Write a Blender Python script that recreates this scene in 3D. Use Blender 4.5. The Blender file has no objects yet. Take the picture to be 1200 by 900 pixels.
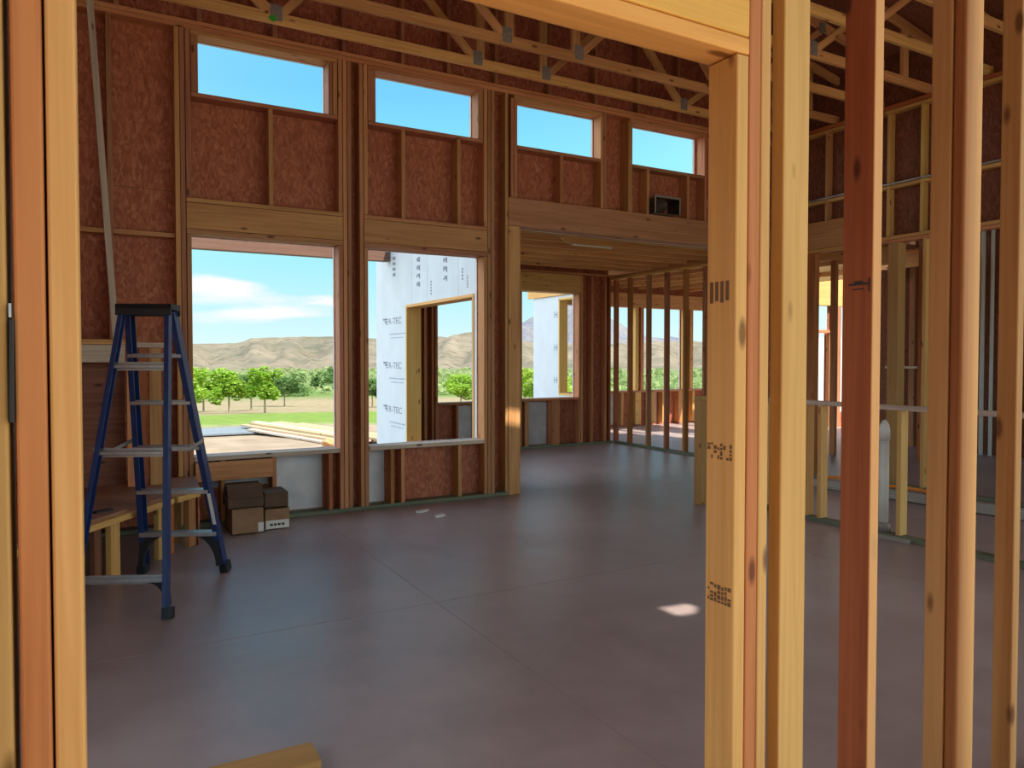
import bpy, bmesh, math, random
from mathutils import Vector, Matrix, noise
random.seed(7)
C = bpy.context.scene.collection
sc = bpy.context.scene
R = math.radians

# ------------------------------------------------------------------ materials
def new_mat(name):
    m = bpy.data.materials.new(name); m.use_nodes = True
    nt = m.node_tree
    for n in list(nt.nodes): nt.nodes.remove(n)
    out = nt.nodes.new('ShaderNodeOutputMaterial')
    b = nt.nodes.new('ShaderNodeBsdfPrincipled')
    nt.links.new(b.outputs[0], out.inputs[0])
    return m, nt, b
def N(nt, t, **kw):
    n = nt.nodes.new(t)
    for k, v in kw.items(): setattr(n, k, v)
    return n
def ramp(nt, fac, stops):
    r = N(nt, 'ShaderNodeValToRGB'); e = r.color_ramp.elements
    while len(e) < len(stops): e.new(.5)
    for el, (p, c) in zip(e, stops):
        el.position = p; el.color = (c[0], c[1], c[2], 1)
    nt.links.new(fac, r.inputs[0]); return r.outputs[0]
def mixc(nt, fac, a, b, mode='MIX'):
    m = N(nt, 'ShaderNodeMix', data_type='RGBA', blend_type=mode)
    for s, v in ((0, fac), (6, a), (7, b)):
        if hasattr(v, 'links') or hasattr(v, 'is_linked'): nt.links.new(v, m.inputs[s])
        elif isinstance(v, (int, float)): m.inputs[s].default_value = v
        else: m.inputs[s].default_value = (v[0], v[1], v[2], 1)
    return m.outputs[2]
def math_(nt, op, a, b=0.0):
    m = N(nt, 'ShaderNodeMath', operation=op)
    for s, v in ((0, a), (1, b)):
        if hasattr(v, 'is_linked'): nt.links.new(v, m.inputs[s])
        else: m.inputs[s].default_value = v
    return m.outputs[0]

def wood(name, light, dark, rough=.62, vary=.28):
    """sawn softwood: grain stretched along the member's own long axis (local z), a few knots, its own tint per piece"""
    m, nt, b = new_mat(name)
    tc = N(nt, 'ShaderNodeTexCoord'); oi = N(nt, 'ShaderNodeObjectInfo')
    rnd = oi.outputs['Random']
    off = N(nt, 'ShaderNodeVectorMath', operation='ADD')
    nt.links.new(tc.outputs['Object'], off.inputs[0])
    cmb = N(nt, 'ShaderNodeCombineXYZ')
    for k in range(3): nt.links.new(math_(nt, 'MULTIPLY', rnd, 17.0 + 23 * k), cmb.inputs[k])
    nt.links.new(cmb.outputs[0], off.inputs[1])
    mp = N(nt, 'ShaderNodeMapping'); mp.inputs['Scale'].default_value = (34, 34, 1.1)
    nt.links.new(off.outputs[0], mp.inputs[0])
    g = N(nt, 'ShaderNodeTexNoise'); g.inputs['Scale'].default_value = 1.6; g.inputs['Detail'].default_value = 5; g.inputs['Distortion'].default_value = .5
    nt.links.new(mp.outputs[0], g.inputs['Vector'])
    mp2 = N(nt, 'ShaderNodeMapping'); mp2.inputs['Scale'].default_value = (5, 5, .7)
    nt.links.new(off.outputs[0], mp2.inputs[0])
    g2 = N(nt, 'ShaderNodeTexNoise'); g2.inputs['Scale'].default_value = 1.3; g2.inputs['Detail'].default_value = 2
    nt.links.new(mp2.outputs[0], g2.inputs['Vector'])
    f = math_(nt, 'ADD', math_(nt, 'MULTIPLY', g.outputs[0], .65), math_(nt, 'MULTIPLY', g2.outputs[0], .45))
    col = ramp(nt, f, [(.36, dark), (.66, light)])
    # knots
    mp3 = N(nt, 'ShaderNodeMapping'); mp3.inputs['Scale'].default_value = (9, 9, 3.2)
    nt.links.new(off.outputs[0], mp3.inputs[0])
    v = N(nt, 'ShaderNodeTexVoronoi'); v.inputs['Scale'].default_value = 1.0
    nt.links.new(mp3.outputs[0], v.inputs['Vector'])
    kn = ramp(nt, v.outputs['Distance'], [(.07, (1, 1, 1)), (.14, (0, 0, 0))])
    kd = (dark[0] * .42, dark[1] * .36, dark[2] * .3)
    col = mixc(nt, kn, col, kd)
    hsv = N(nt, 'ShaderNodeHueSaturation')
    nt.links.new(col, hsv.inputs['Color'])
    nt.links.new(math_(nt, 'ADD', math_(nt, 'MULTIPLY', rnd, vary), 1 - vary / 2), hsv.inputs['Value'])
    r2 = math_(nt, 'FRACT', math_(nt, 'MULTIPLY', rnd, 13.7))
    nt.links.new(math_(nt, 'ADD', math_(nt, 'MULTIPLY', r2, .022), .483), hsv.inputs['Hue'])
    nt.links.new(hsv.outputs[0], b.inputs['Base Color'])
    b.inputs['Roughness'].default_value = rough
    b.inputs['Specular IOR Level'].default_value = .3
    bp = N(nt, 'ShaderNodeBump'); bp.inputs['Strength'].default_value = .12; bp.inputs['Distance'].default_value = .002
    nt.links.new(g.outputs[0], bp.inputs['Height']); nt.links.new(bp.outputs[0], b.inputs['Normal'])
    return m

def flat(name, col, rough=.6, metal=0.0, nscale=12, namp=.18, bump=0.0, coord='Object'):
    m, nt, b = new_mat(name)
    tc = N(nt, 'ShaderNodeTexCoord')
    n = N(nt, 'ShaderNodeTexNoise'); n.inputs['Scale'].default_value = nscale; n.inputs['Detail'].default_value = 4
    nt.links.new(tc.outputs[coord], n.inputs['Vector'])
    d = tuple(c * (1 - namp) for c in col); l = tuple(min(1, c * (1 + namp)) for c in col)
    nt.links.new(ramp(nt, n.outputs[0], [(.3, d), (.7, l)]), b.inputs['Base Color'])
    b.inputs['Roughness'].default_value = rough; b.inputs['Metallic'].default_value = metal
    if bump:
        bp = N(nt, 'ShaderNodeBump'); bp.inputs['Strength'].default_value = bump
        nt.links.new(n.outputs[0], bp.inputs['Height']); nt.links.new(bp.outputs[0], b.inputs['Normal'])
    return m

def osb_mat(name, cols, scale=16, stretch=(1, 1, .45)):
    """strand board: voronoi chips of several tones"""
    m, nt, b = new_mat(name)
    tc = N(nt, 'ShaderNodeTexCoord')
    mp = N(nt, 'ShaderNodeMapping'); mp.inputs['Scale'].default_value = stretch
    nt.links.new(tc.outputs['Object'], mp.inputs[0])
    nz = N(nt, 'ShaderNodeTexNoise'); nz.inputs['Scale'].default_value = 7; nz.inputs['Detail'].default_value = 2
    nt.links.new(mp.outputs[0], nz.inputs['Vector'])
    ad = N(nt, 'ShaderNodeVectorMath', operation='MULTIPLY_ADD')
    nt.links.new(nz.outputs['Color'], ad.inputs[0]); ad.inputs[1].default_value = (.16, .16, .16)
    nt.links.new(mp.outputs[0], ad.inputs[2])
    v = N(nt, 'ShaderNodeTexVoronoi'); v.inputs['Scale'].default_value = scale
    nt.links.new(ad.outputs[0], v.inputs['Vector'])
    sep = N(nt, 'ShaderNodeSeparateColor'); nt.links.new(v.outputs['Color'], sep.inputs[0])
    mp2 = N(nt, 'ShaderNodeMapping'); mp2.inputs['Scale'].default_value = (1, 1, .35); mp2.inputs['Rotation'].default_value = (.3, .5, .2)
    nt.links.new(tc.outputs['Object'], mp2.inputs[0])
    fine = N(nt, 'ShaderNodeTexNoise'); fine.inputs['Scale'].default_value = 42; fine.inputs['Detail'].default_value = 6; fine.inputs['Roughness'].default_value = .65
    nt.links.new(mp2.outputs[0], fine.inputs['Vector'])
    f = math_(nt, 'ADD', math_(nt, 'MULTIPLY', sep.outputs[0], .38), math_(nt, 'MULTIPLY', fine.outputs[0], .68))
    k = len(cols)
    col = ramp(nt, f, [(.2 + .6 * i / (k - 1), c) for i, c in enumerate(cols)])
    nt.links.new(col, b.inputs['Base Color']); b.inputs['Roughness'].default_value = .7
    b.inputs['Specular IOR Level'].default_value = .25
    bp = N(nt, 'ShaderNodeBump'); bp.inputs['Strength'].default_value = .25; bp.inputs['Distance'].default_value = .004
    nt.links.new(f, bp.inputs['Height']); nt.links.new(bp.outputs[0], b.inputs['Normal'])
    return m

WOOD = wood('sawn_fir', (.62, .32, .125), (.42, .185, .062))
WOODR = wood('red_fir', (.46, .175, .05), (.29, .095, .024))
WOODY = wood('pale_fir', (.72, .445, .14), (.58, .33, .085), vary=.12)
WOODO = wood('orange_fir', (.54, .245, .068), (.41, .165, .038), vary=.08)
def painted_lit_fir(name, x0, x1, y1):
    """red fir with warm light painted in gold on the outer face and arris"""
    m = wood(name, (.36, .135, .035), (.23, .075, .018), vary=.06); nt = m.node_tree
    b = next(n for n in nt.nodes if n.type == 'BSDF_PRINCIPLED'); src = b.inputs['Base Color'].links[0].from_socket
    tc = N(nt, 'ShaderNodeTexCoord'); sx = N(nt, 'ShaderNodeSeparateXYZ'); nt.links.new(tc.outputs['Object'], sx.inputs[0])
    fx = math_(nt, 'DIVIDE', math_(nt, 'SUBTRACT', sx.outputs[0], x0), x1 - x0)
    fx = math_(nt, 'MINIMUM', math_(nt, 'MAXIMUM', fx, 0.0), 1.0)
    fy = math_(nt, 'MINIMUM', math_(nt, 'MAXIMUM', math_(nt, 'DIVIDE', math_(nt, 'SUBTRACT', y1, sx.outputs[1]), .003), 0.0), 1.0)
    gold = mixc(nt, .55, src, (1, 1, 1), 'SCREEN')  # gold tone stands in for light falling on the near side
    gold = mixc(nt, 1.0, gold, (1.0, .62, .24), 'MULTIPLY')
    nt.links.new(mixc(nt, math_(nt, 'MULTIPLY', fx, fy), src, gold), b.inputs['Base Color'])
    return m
RSTUD = painted_lit_fir('red_stud_painted_lit_edge', -.05, -.03, -.0405)
RROUND = painted_lit_fir('red_stud_painted_lit_face', -.05, .03, -.008)
TRUSSW = wood('truss_fir', (.76, .45, .16), (.54, .28, .09))
WOODG = wood('golden_fir', (.86, .50, .11), (.70, .37, .07), vary=.05)
WOODL = wood('olive_fir', (.50, .30, .095), (.38, .215, .06), vary=.08)
WOODB = wood('brown_fir', (.50, .235, .11), (.32, .13, .055))
TREATED = wood('treated_wood', (.20, .22, .14), (.11, .13, .085))
WOODW = wood('weathered_wood', (.62, .50, .38), (.42, .33, .25))
GLULAM = wood('glulam_beam', (.52, .265, .12), (.37, .17, .07), vary=.05)
WOODP = wood('bleached_lumber', (.50, .38, .22), (.36, .26, .14))
GREYW = wood('grey_weathered', (.42, .37, .32), (.28, .25, .21))
OSB = osb_mat('strand_board', [(.24, .07, .036), (.38, .115, .06), (.46, .15, .08), (.58, .23, .13)], 56)
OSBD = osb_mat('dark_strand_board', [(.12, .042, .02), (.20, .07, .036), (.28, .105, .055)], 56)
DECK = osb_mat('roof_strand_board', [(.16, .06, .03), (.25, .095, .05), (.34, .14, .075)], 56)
PLY = wood('plywood', (.26, .12, .06), (.15, .065, .03))
FOAM = flat('foam_board', (.58, .63, .69), .55, nscale=3, namp=.05)
FOAMIN = flat('foam_back_face', (.62, .60, .62), .5, nscale=5, namp=.14)
INK = flat('stamp_ink', (.035, .03, .03), .7)
INKB = flat('blue_black_ink', (.16, .18, .24), .7)
INKW = flat('faded_stamp_ink', (.16, .09, .04), .7)
STEEL = flat('galvanised_steel', (.30, .27, .24), .5, .25, 30, .2)
ALU = flat('aluminium', (.50, .50, .51), .35, .85, 25, .1)
BLUE = flat('blue_fibreglass', (.014, .036, .14), .38, 0, 20, .15)
BLACK = flat('black_plastic', (.012, .013, .018), .5)
PVC = flat('white_pvc', (.74, .74, .68), .35, 0, 4, .04)
CARD = flat('cardboard', (.30, .165, .085), .8, 0, 9, .15)
CARDD = flat('dark_cardboard', (.11, .06, .035), .8, 0, 9, .2)
PAPER = flat('white_paper', (.72, .68, .63), .7, 0, 9, .06)
ORANGE = flat('orange_rubber', (.85, .25, .02), .5)
GREEN = flat('green_paint', (.05, .45, .04), .6)
def leafy(name, col):
    m = flat(name, col, .6, 0, 1.6, .35)
    nt = m.node_tree; b = next(n for n in nt.nodes if n.type == 'BSDF_PRINCIPLED'); out = next(n for n in nt.nodes if n.type == 'OUTPUT_MATERIAL')
    t = nt.nodes.new('ShaderNodeBsdfTranslucent'); mx = nt.nodes.new('ShaderNodeMixShader'); mx.inputs[0].default_value = .45
    nt.links.new(b.inputs['Base Color'].links[0].from_socket, t.inputs[0])
    nt.links.new(b.outputs[0], mx.inputs[1]); nt.links.new(t.outputs[0], mx.inputs[2]); nt.links.new(mx.outputs[0], out.inputs[0])
    return m
LEAF = leafy('leaf_green', (0.262, 0.426, 0.041))
LEAFD = leafy('dark_leaf_green', (0.107, 0.205, 0.049))
LEAFY = leafy('bright_leaf_green', (0.344, 0.476, 0.057))
BARK = flat('bark', (.30, .24, .17), .85, 0, 8, .3)
ROCK = flat('brown_stone', (.50, .26, .12), .85, 0, 6, .25)

def concrete():
    m, nt, b = new_mat('concrete_floor')
    tc = N(nt, 'ShaderNodeTexCoord')
    a = N(nt, 'ShaderNodeTexNoise'); a.inputs['Scale'].default_value = .55; a.inputs['Detail'].default_value = 6; a.inputs['Roughness'].default_value = .6
    c = N(nt, 'ShaderNodeTexNoise'); c.inputs['Scale'].default_value = 2.6; c.inputs['Detail'].default_value = 8; c.inputs['Roughness'].default_value = .6; c.inputs['Distortion'].default_value = .2
    for n in (a, c): nt.links.new(tc.outputs['Object'], n.inputs['Vector'])
    f = math_(nt, 'ADD', math_(nt, 'MULTIPLY', a.outputs[0], .6), math_(nt, 'MULTIPLY', c.outputs[0], .45))
    col = ramp(nt, f, [(.36, (.29, .222, .215)), (.52, (.38, .295, .285)), (.66, (.46, .37, .36))])
    s = N(nt, 'ShaderNodeTexNoise'); s.inputs['Scale'].default_value = 3.2; s.inputs['Roughness'].default_value = .7; s.inputs['Detail'].default_value = 3
    nt.links.new(tc.outputs['Object'], s.inputs['Vector'])
    col = mixc(nt, ramp(nt, s.outputs[0], [(.66, (0, 0, 0)), (.80, (.20, .20, .20))]), col, (.13, .10, .10))
    nt.links.new(col, b.inputs['Base Color'])
    nt.links.new(ramp(nt, c.outputs[0], [(.3, (.33, .33, .33)), (.7, (.43, .43, .43))]), b.inputs['Roughness'])
    b.inputs['Specular IOR Level'].default_value = .85
    bp = N(nt, 'ShaderNodeBump'); bp.inputs['Strength'].default_value = .05; bp.inputs['Distance'].default_value = .01
    nt.links.new(c.outputs[0], bp.inputs['Height']); nt.links.new(bp.outputs[0], b.inputs['Normal'])
    return m
CONC = concrete()

# ------------------------------------------------------------------ object helpers
def finish(name, me, mat, parent=None, mw=None):
    o = bpy.data.objects.new(name, me); C.objects.link(o)
    if mat is not None: me.materials.append(mat)
    if mw is not None: o.matrix_world = mw
    if parent is not None:
        bpy.context.view_layer.update()
        o.parent = parent; o.matrix_parent_inverse = parent.matrix_world.inverted()
    return o
def tag(o, label, cat, group=None):
    o['label'] = label; o['category'] = cat; o['kind'] = 'thing'
    if group: o['group'] = group
    return o
def struct(o):
    o['kind'] = 'structure'; return o
def empty(name, loc, label, cat, group=None, rz=0):
    o = bpy.data.objects.new(name, None); C.objects.link(o)
    o.location = loc; o.rotation_euler = (0, 0, rz); o.empty_display_size = .1
    bpy.context.view_layer.update()
    return tag(o, label, cat, group)
def box_bm(w, t, l, bev=.0025, bm=None, mtx=None):
    """box centred on x,y, standing from z=0 to z=l, long arrises eased"""
    own = bmesh.new()
    bmesh.ops.create_cube(own, size=1)
    for v in own.verts: v.co = Vector((v.co.x * w, v.co.y * t, (v.co.z + .5) * l))
    if bev:
        es = [e for e in own.edges if abs(e.verts[0].co.z - e.verts[1].co.z) > l * .5]
        bmesh.ops.bevel(own, geom=es, offset=min(bev, w * .2, t * .2), segments=2, affect='EDGES', profile=.5)
    if mtx is not None: own.transform(mtx)
    if bm is None: return own
    me = bpy.data.meshes.new('tmp'); own.to_mesh(me); own.free(); bm.from_mesh(me); bpy.data.meshes.remove(me)
    return bm
def mesh_from(bm, name):
    me = bpy.data.meshes.new(name); bm.normal_update(); bm.to_mesh(me); bm.free(); return me
def frame_mtx(p0, p1, wdir):
    z = (Vector(p1) - Vector(p0)).normalized()
    x = Vector(wdir); x = (x - z * x.dot(z)).normalized(); y = z.cross(x)
    m = Matrix((x, y, z)).transposed().to_4x4(); m.translation = Vector(p0); return m
def member(name, p0, p1, w, t, wdir, mat, parent=None, bev=.0025):
    """a length of timber from p0 to p1; w measured along wdir, t across"""
    l = (Vector(p1) - Vector(p0)).length
    return finish(name, mesh_from(box_bm(w, t, l, bev), name), mat, parent, frame_mtx(p0, p1, wdir))
G = .0008
def ab(name, x0, x1, y0, y1, z0, z1, mat, parent=None, bev=.0025, axis=None):
    """axis-aligned timber given by its bounds; its long side becomes the grain axis"""
    x0 += G; x1 -= G; y0 += G; y1 -= G; z0 += G; z1 -= G
    d = (x1 - x0, y1 - y0, z1 - z0); c = ((x0 + x1) / 2, (y0 + y1) / 2, (z0 + z1) / 2)
    k = d.index(max(d)) if axis is None else axis
    if k == 2: return member(name, (c[0], c[1], z0), (c[0], c[1], z1), d[0], d[1], (1, 0, 0), mat, parent, bev)
    if k == 0: return member(name, (x0, c[1], c[2]), (x1, c[1], c[2]), d[1], d[2], (0, 1, 0), mat, parent, bev)
    return member(name, (c[0], y0, c[2]), (c[0], y1, c[2]), d[0], d[2], (1, 0, 0), mat, parent, bev)
def panel(name, axis, a0, a1, z0, z1, c0, c1, holes, mat, parent=None):
    """a sheet with rectangular holes: axis 'x' runs along x at y in c0..c1; axis 'y' runs along y at x in c0..c1;
    axis 'z' is horizontal: a along x, the second pair along y, c is height"""
    us = sorted({a0, a1, *[h[0] for h in holes], *[h[1] for h in holes]}); us = [u for u in us if a0 <= u <= a1]
    zs = sorted({z0, z1, *[h[2] for h in holes], *[h[3] for h in holes]}); zs = [z for z in zs if z0 <= z <= z1]
    def solid(i, j):
        if i < 0 or j < 0 or i >= len(us) - 1 or j >= len(zs) - 1: return False
        cu = (us[i] + us[i + 1]) / 2; cz = (zs[j] + zs[j + 1]) / 2
        return not any(h[0] < cu < h[1] and h[2] < cz < h[3] for h in holes)
    bm = bmesh.new(); cache = {}
    def V(u, z, c):
        k = (round(u, 5), round(z, 5), round(c, 5))
        if k not in cache:
            co = {'x': (u, c, z), 'y': (c, u, z), 'z': (u, z, c)}[axis]
            cache[k] = bm.verts.new(co)
        return cache[k]
    for i in range(len(us) - 1):
        for j in range(len(zs) - 1):
            if not solid(i, j): continue
            u0, u1, v0, v1 = us[i], us[i + 1], zs[j], zs[j + 1]
            for c in (c0, c1): bm.faces.new([V(u0, v0, c), V(u1, v0, c), V(u1, v1, c), V(u0, v1, c)])
            for di, dj, (pa, pb) in ((-1, 0, ((u0, v0), (u0, v1))), (1, 0, ((u1, v0), (u1, v1))), (0, -1, ((u0, v0), (u1, v0))), (0, 1, ((u0, v1), (u1, v1)))):
                if not solid(i + di, j + dj):
                    bm.faces.new([V(*pa, c0), V(*pb, c0), V(*pb, c1), V(*pa, c1)])
    bmesh.ops.recalc_face_normals(bm, faces=bm.faces)
    return finish(name, mesh_from(bm, name), mat, parent)
def T(o, label, cat, group=None): return tag(o, label, cat, group)
ORD = ['first', 'second', 'third', 'fourth', 'fifth', 'sixth', 'seventh', 'eighth', 'ninth', 'tenth', 'eleventh', 'twelfth', 'thirteenth', 'fourteenth', 'fifteenth', 'sixteenth']

# ------------------------------------------------------------------ setting: slab, sheathing, roof
struct(panel('floor', 'z', -2.0, 16.2, -2.6, 12.15, -.18, 0, [(-2.0, 3.66, 6.80, 12.15), (3.66, 7.38, 10.02, 12.15), (12.2, 16.2, 9.98, 12.15)], CONC))

YB = 6.6            # room face of the long window wall
W1, W2 = (.70, 1.92), (2.205, 3.40)
CL = [(.76, 1.835), (2.285, 3.335), (3.80, 4.845), (5.295, 6.36)]
holes = [(W1[0], W1[1], .593, 2.44), (W2[0], W2[1], .593, 2.44)] + [(a, b, 3.607, 4.076) for a, b in CL]
holes += [(3.83, 7.48, -1, 2.776)]
holes += [(1.365, 1.80, .04, .553), (2.2, 2.40, .04, .553), (.80, 1.32, .30, .388)]
back = struct(panel('wall_back', 'x', -1.3, 7.72, 0.0, 5.55, YB + .142, YB + .154, holes, OSB))
fh = [(W1[0], W1[1], .593, 2.44), (W2[0], W2[1], .593, 2.44)] + [(a, b, 3.607, 4.076) for a, b in CL] + [(3.66, 7.48, -1, 2.776)]
panel('foam_sheathing', 'x', -1.3, 7.72, 0.0, 5.55, YB + .156, YB + .185, fh, FOAMIN, back)
ft = panel('sheathing_joint', 'x', .14, .57, 2.80, 2.806, YB + .1405, YB + .1418, [], OSBD, back)
struct(panel('wall_left', 'y', -3.2, YB + .14, 0, 4.19, -1.312, -1.3, [(1.6, 3.0, -1, 2.08)], OSB))
# roof over the great room: two planes with a low ridge running away from the camera
def roof_plane(name, x0, z0, x1, z1, y0, y1, hl=()):
    bm = bmesh.new()
    L = math.hypot(x1 - x0, z1 - z0)
    o = panel(name, 'z', 0, L, y0, y1, 0, .014, list(hl), DECK)
    ang = math.atan2(z1 - z0, x1 - x0)
    o.matrix_world = Matrix.Translation((x0, 0, z0)) @ Matrix.Rotation(-ang, 4, 'Y')
    bm.free()
    return struct(o)
RX, RZ, EZ = 3.6, 5.55, 4.66
RY0 = -3.2
SUN = Vector((.40, -.91, 0)).normalized(); SUN = Vector((SUN.x, SUN.y, math.tan(R(54)))).normalized()
def roof_z(x): return EZ + (RZ - EZ) * ((x + 1.9) / (RX + 1.9) if x < RX else (8.3 - x) / (8.3 - RX))
# added unseen holes in the deck let sun patches onto slab and post
def sun_to_roof(px, py, pz=0.0):
    t = 1.0
    for _ in range(40):
        x = px + SUN.x * t; t = (roof_z(x) - pz) / SUN.z
    return px + SUN.x * t, py + SUN.y * t
hx, hy = sun_to_roof(2.86, 3.10)
LR = math.hypot(8.3 - RX, RZ - EZ)
def along(x): return (x - RX) / (8.3 - RX) * LR
hx2, hy2 = sun_to_roof(3.75, 6.60, .80)
hx3, hy3 = sun_to_roof(2.66, 6.10)
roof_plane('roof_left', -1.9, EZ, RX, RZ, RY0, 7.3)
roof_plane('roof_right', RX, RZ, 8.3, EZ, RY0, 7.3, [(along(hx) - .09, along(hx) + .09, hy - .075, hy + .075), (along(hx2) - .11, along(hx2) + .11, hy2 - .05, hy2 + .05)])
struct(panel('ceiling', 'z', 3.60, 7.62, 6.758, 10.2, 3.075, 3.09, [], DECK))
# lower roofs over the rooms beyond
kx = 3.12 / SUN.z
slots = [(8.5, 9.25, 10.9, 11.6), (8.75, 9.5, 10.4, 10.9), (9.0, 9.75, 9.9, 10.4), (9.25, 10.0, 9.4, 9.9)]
struct(panel('roof_beyond', 'z', 7.40, 16.2, 6.76, 12.3, 3.12, 3.135, [(a + SUN.x * kx, b + SUN.x * kx, c + SUN.y * kx, d + SUN.y * kx) for a, b, c, d in slots] + [(11.2, 15.5, 7.2, 10.2)], DECK))  # slots and wide opening invented to let sun in and brighten these rooms
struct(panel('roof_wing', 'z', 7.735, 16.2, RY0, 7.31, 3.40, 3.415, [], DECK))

# ------------------------------------------------------------------ long window wall: timber
D0, D1 = YB, YB + .14
BW = 'studs of the long window wall'
def stud(x0, x1, z0, z1, label, mat=WOODB, name='stud', y0=D0, y1=D1, group=BW):
    return T(ab(name, x0, x1, y0, y1, z0, z1, mat), label, 'stud', group)
for a, b, l in ((-1.3, 3.686, 'treated bottom plate under the long wall of the two tall windows'),):
    T(ab('bottom_plate', a, b, D0, D1, 0.0, .038, TREATED), l, 'plate')
T(ab('top_plate', -1.3, 7.6, D0, D1, 4.114, 4.151, WOOD), 'lower of two long top plates above the four high window openings', 'plate', 'top plates of the window wall')
T(ab('top_plate', -1.3, 7.6, D0, D1, 4.152, 4.189, WOOD), 'upper of two long top plates, directly under the nearest-to-wall truss', 'plate', 'top plates of the window wall')
ZT = 4.114
stud(-.72, -.682, .038, ZT, 'brown stud near the corner of the long wall, behind the raised hearth')
stud(-.32, -.282, .038, ZT, 'brown stud between the corner and the leaning pale brace')
stud(.09, .128, .038, ZT, 'full-height brown stud just beside the leaning pale brace')
T(ab('fire_block', -.28, .088, D0 + .05, D1, 2.405, 2.443, WOOD), 'short horizontal block behind the leaning brace at tall-window-head height', 'block', 'fire blocks')
T(ab('fire_block', .13, .573, D0 + .05, D1, 2.405, 2.443, WOOD), 'short horizontal block between brace-side stud and ladder-side window studs', 'block', 'fire blocks')
# first window
stud(.575, .613, .038, ZT, 'outer king stud on the ladder side of the mesa-view window', WOOD, 'king_stud')
stud(.615, .653, .038, ZT, 'inner king stud on the ladder side of the mesa-view window', WOODB, 'king_stud')
stud(.657, .695, .038, 2.44, 'trimmer stud against the ladder side of the mesa-view opening', WOODB, 'trimmer_stud')
stud(.657, .697, 2.74, ZT, 'short upper stud above trimmer beside the highest-placed sky window', WOODB)
stud(.700, .757, 3.608, 4.076, 'jack stud on ladder side of the largest clerestory opening', WOODB, 'jack_stud')
stud(1.838, 1.876, 3.608, 4.076, 'jack stud ending the largest clerestory opening', WOODB, 'jack_stud')
stud(1.88, 1.918, 3.608, 4.076, 'second jack stud past the largest clerestory opening', WOOD, 'jack_stud')
stud(1.925, 1.963, .038, 2.44, 'trimmer stud ending the mesa-view window, beside cardboard boxes', WOODB, 'trimmer_stud')
stud(1.925, 1.963, 2.74, ZT, 'upper stud over the trimmer that ends the mesa-view window', WOOD)
stud(1.967, 2.005, .038, ZT, 'king stud next to the trimmer that ends the mesa-view window', WOOD, 'king_stud')
stud(2.009, 2.047, .038, ZT, 'king stud facing the dark gap between the two tall windows', WOODB, 'king_stud')
# second window
stud(2.12, 2.158, .038, ZT, 'king stud starting the foam-wall-view window, across the dark gap', WOOD, 'king_stud')
stud(2.162, 2.20, .038, 2.44, 'trimmer stud at the start of the foam-wall-view window', WOODB, 'trimmer_stud')
stud(2.162, 2.20, 2.74, ZT, 'upper stud over trimmer at start of the foam-wall-view window', WOOD)
stud(2.204, 2.28, 3.608, 4.076, 'double jack stud starting the second-largest clerestory opening', WOODB, 'jack_stud')
stud(3.34, 3.398, 3.608, 4.076, 'jack stud ending the second-largest clerestory opening', WOODB, 'jack_stud')
stud(3.405, 3.443, .038, 2.44, 'trimmer stud ending the foam-wall-view window', WOOD, 'trimmer_stud')
stud(3.405, 3.443, 2.74, ZT, 'upper stud over trimmer that ends the foam-wall-view window', WOOD)
stud(3.447, 3.485, .038, ZT, 'inner king stud past the foam-wall-view window', WOODB, 'king_stud')
stud(3.489, 3.527, .038, ZT, 'outer king stud past the foam-wall-view window', WOODB, 'king_stud')
stud(3.648, 3.686, .038, ZT, 'slim full-height stud nailed to the corner post of the nook opening', WOOD, 'king_stud')
T(ab('corner_post', 3.69, 3.828, D0, D1, 0.0, 2.774, WOOD), 'thick brown corner post carrying the long beam at the nook opening', 'post')
# headers and sills of the two tall windows
for (a, b), d in (((.657, 1.963), 'mesa-view window'), ((2.162, 3.443), 'foam-wall-view window')):
    T(ab('header', a, b, D0, D1, 2.486, 2.70, WOOD), 'deep timber header over the ' + d, 'header', 'window headers')
    T(ab('header_plate', a, b, D0, D1, 2.702, 2.739, WOOD), 'flat plate on top of the header over the ' + d, 'plate', 'header plates')
    T(ab('header_plate', a, b, D0 - .004, D1, 2.442, 2.484, WOODB), 'flat plate under the header, forming the head of the ' + d, 'plate', 'header plates')
for (a, b), d in ((W1, 'mesa-view window'), (W2, 'foam-wall-view window')):
    T(ab('rough_sill', a - .002, b + .002, D0 - .006, D1 + .05, .553, .592, WOODW), 'pale rough sill board along the bottom of the ' + d, 'sill', 'rough window sills')
# clerestory sills, heads and cripples
cl_names = ['largest clerestory opening above the mesa-view window', 'second clerestory opening, above the foam-wall-view window', 'third clerestory opening, over start of the long beam', 'smallest-looking clerestory opening, above the metal duct box']
cs = [(.70, 1.92), (2.204, 3.40), (3.797, 4.848), (5.293, 6.38)]
for (a, b), d in zip(cs, cl_names):
    T(ab('rough_sill', a, b, D0, D1, 3.569, 3.606, WOODB), 'rough sill of the ' + d, 'sill', 'clerestory sills')
    T(ab('header_plate', a - .04, min(b + .03, 4.885 if a < 5 else 6.384), D0, D1, 4.077, 4.1135, WOOD), 'head plate of the ' + d, 'plate', 'clerestory heads') if d.startswith('third') or d.startswith('small') else T(ab('header_plate', a, b, D0, D1, 4.077, 4.113, WOOD), 'head plate of the ' + d, 'plate', 'clerestory heads')
stud(1.314, 1.352, 2.74, 3.569, 'cripple stud splitting the strand board under the largest clerestory opening', WOOD, 'cripple_stud')
stud(2.53, 2.568, 2.74, 3.569, 'ladder-side cripple stud under the second clerestory opening', WOOD, 'cripple_stud')
stud(3.11, 3.148, 2.74, 3.569, 'nook-side cripple stud under the second clerestory opening', WOOD, 'cripple_stud')
stud(4.317, 4.355, 3.068, 3.569, 'cripple stud on the long beam under the third clerestory opening', WOOD, 'cripple_stud')
stud(3.715, 3.752, 3.068, 4.076, 'stud on the long beam at the start of the third clerestory opening', WOODB)
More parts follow.
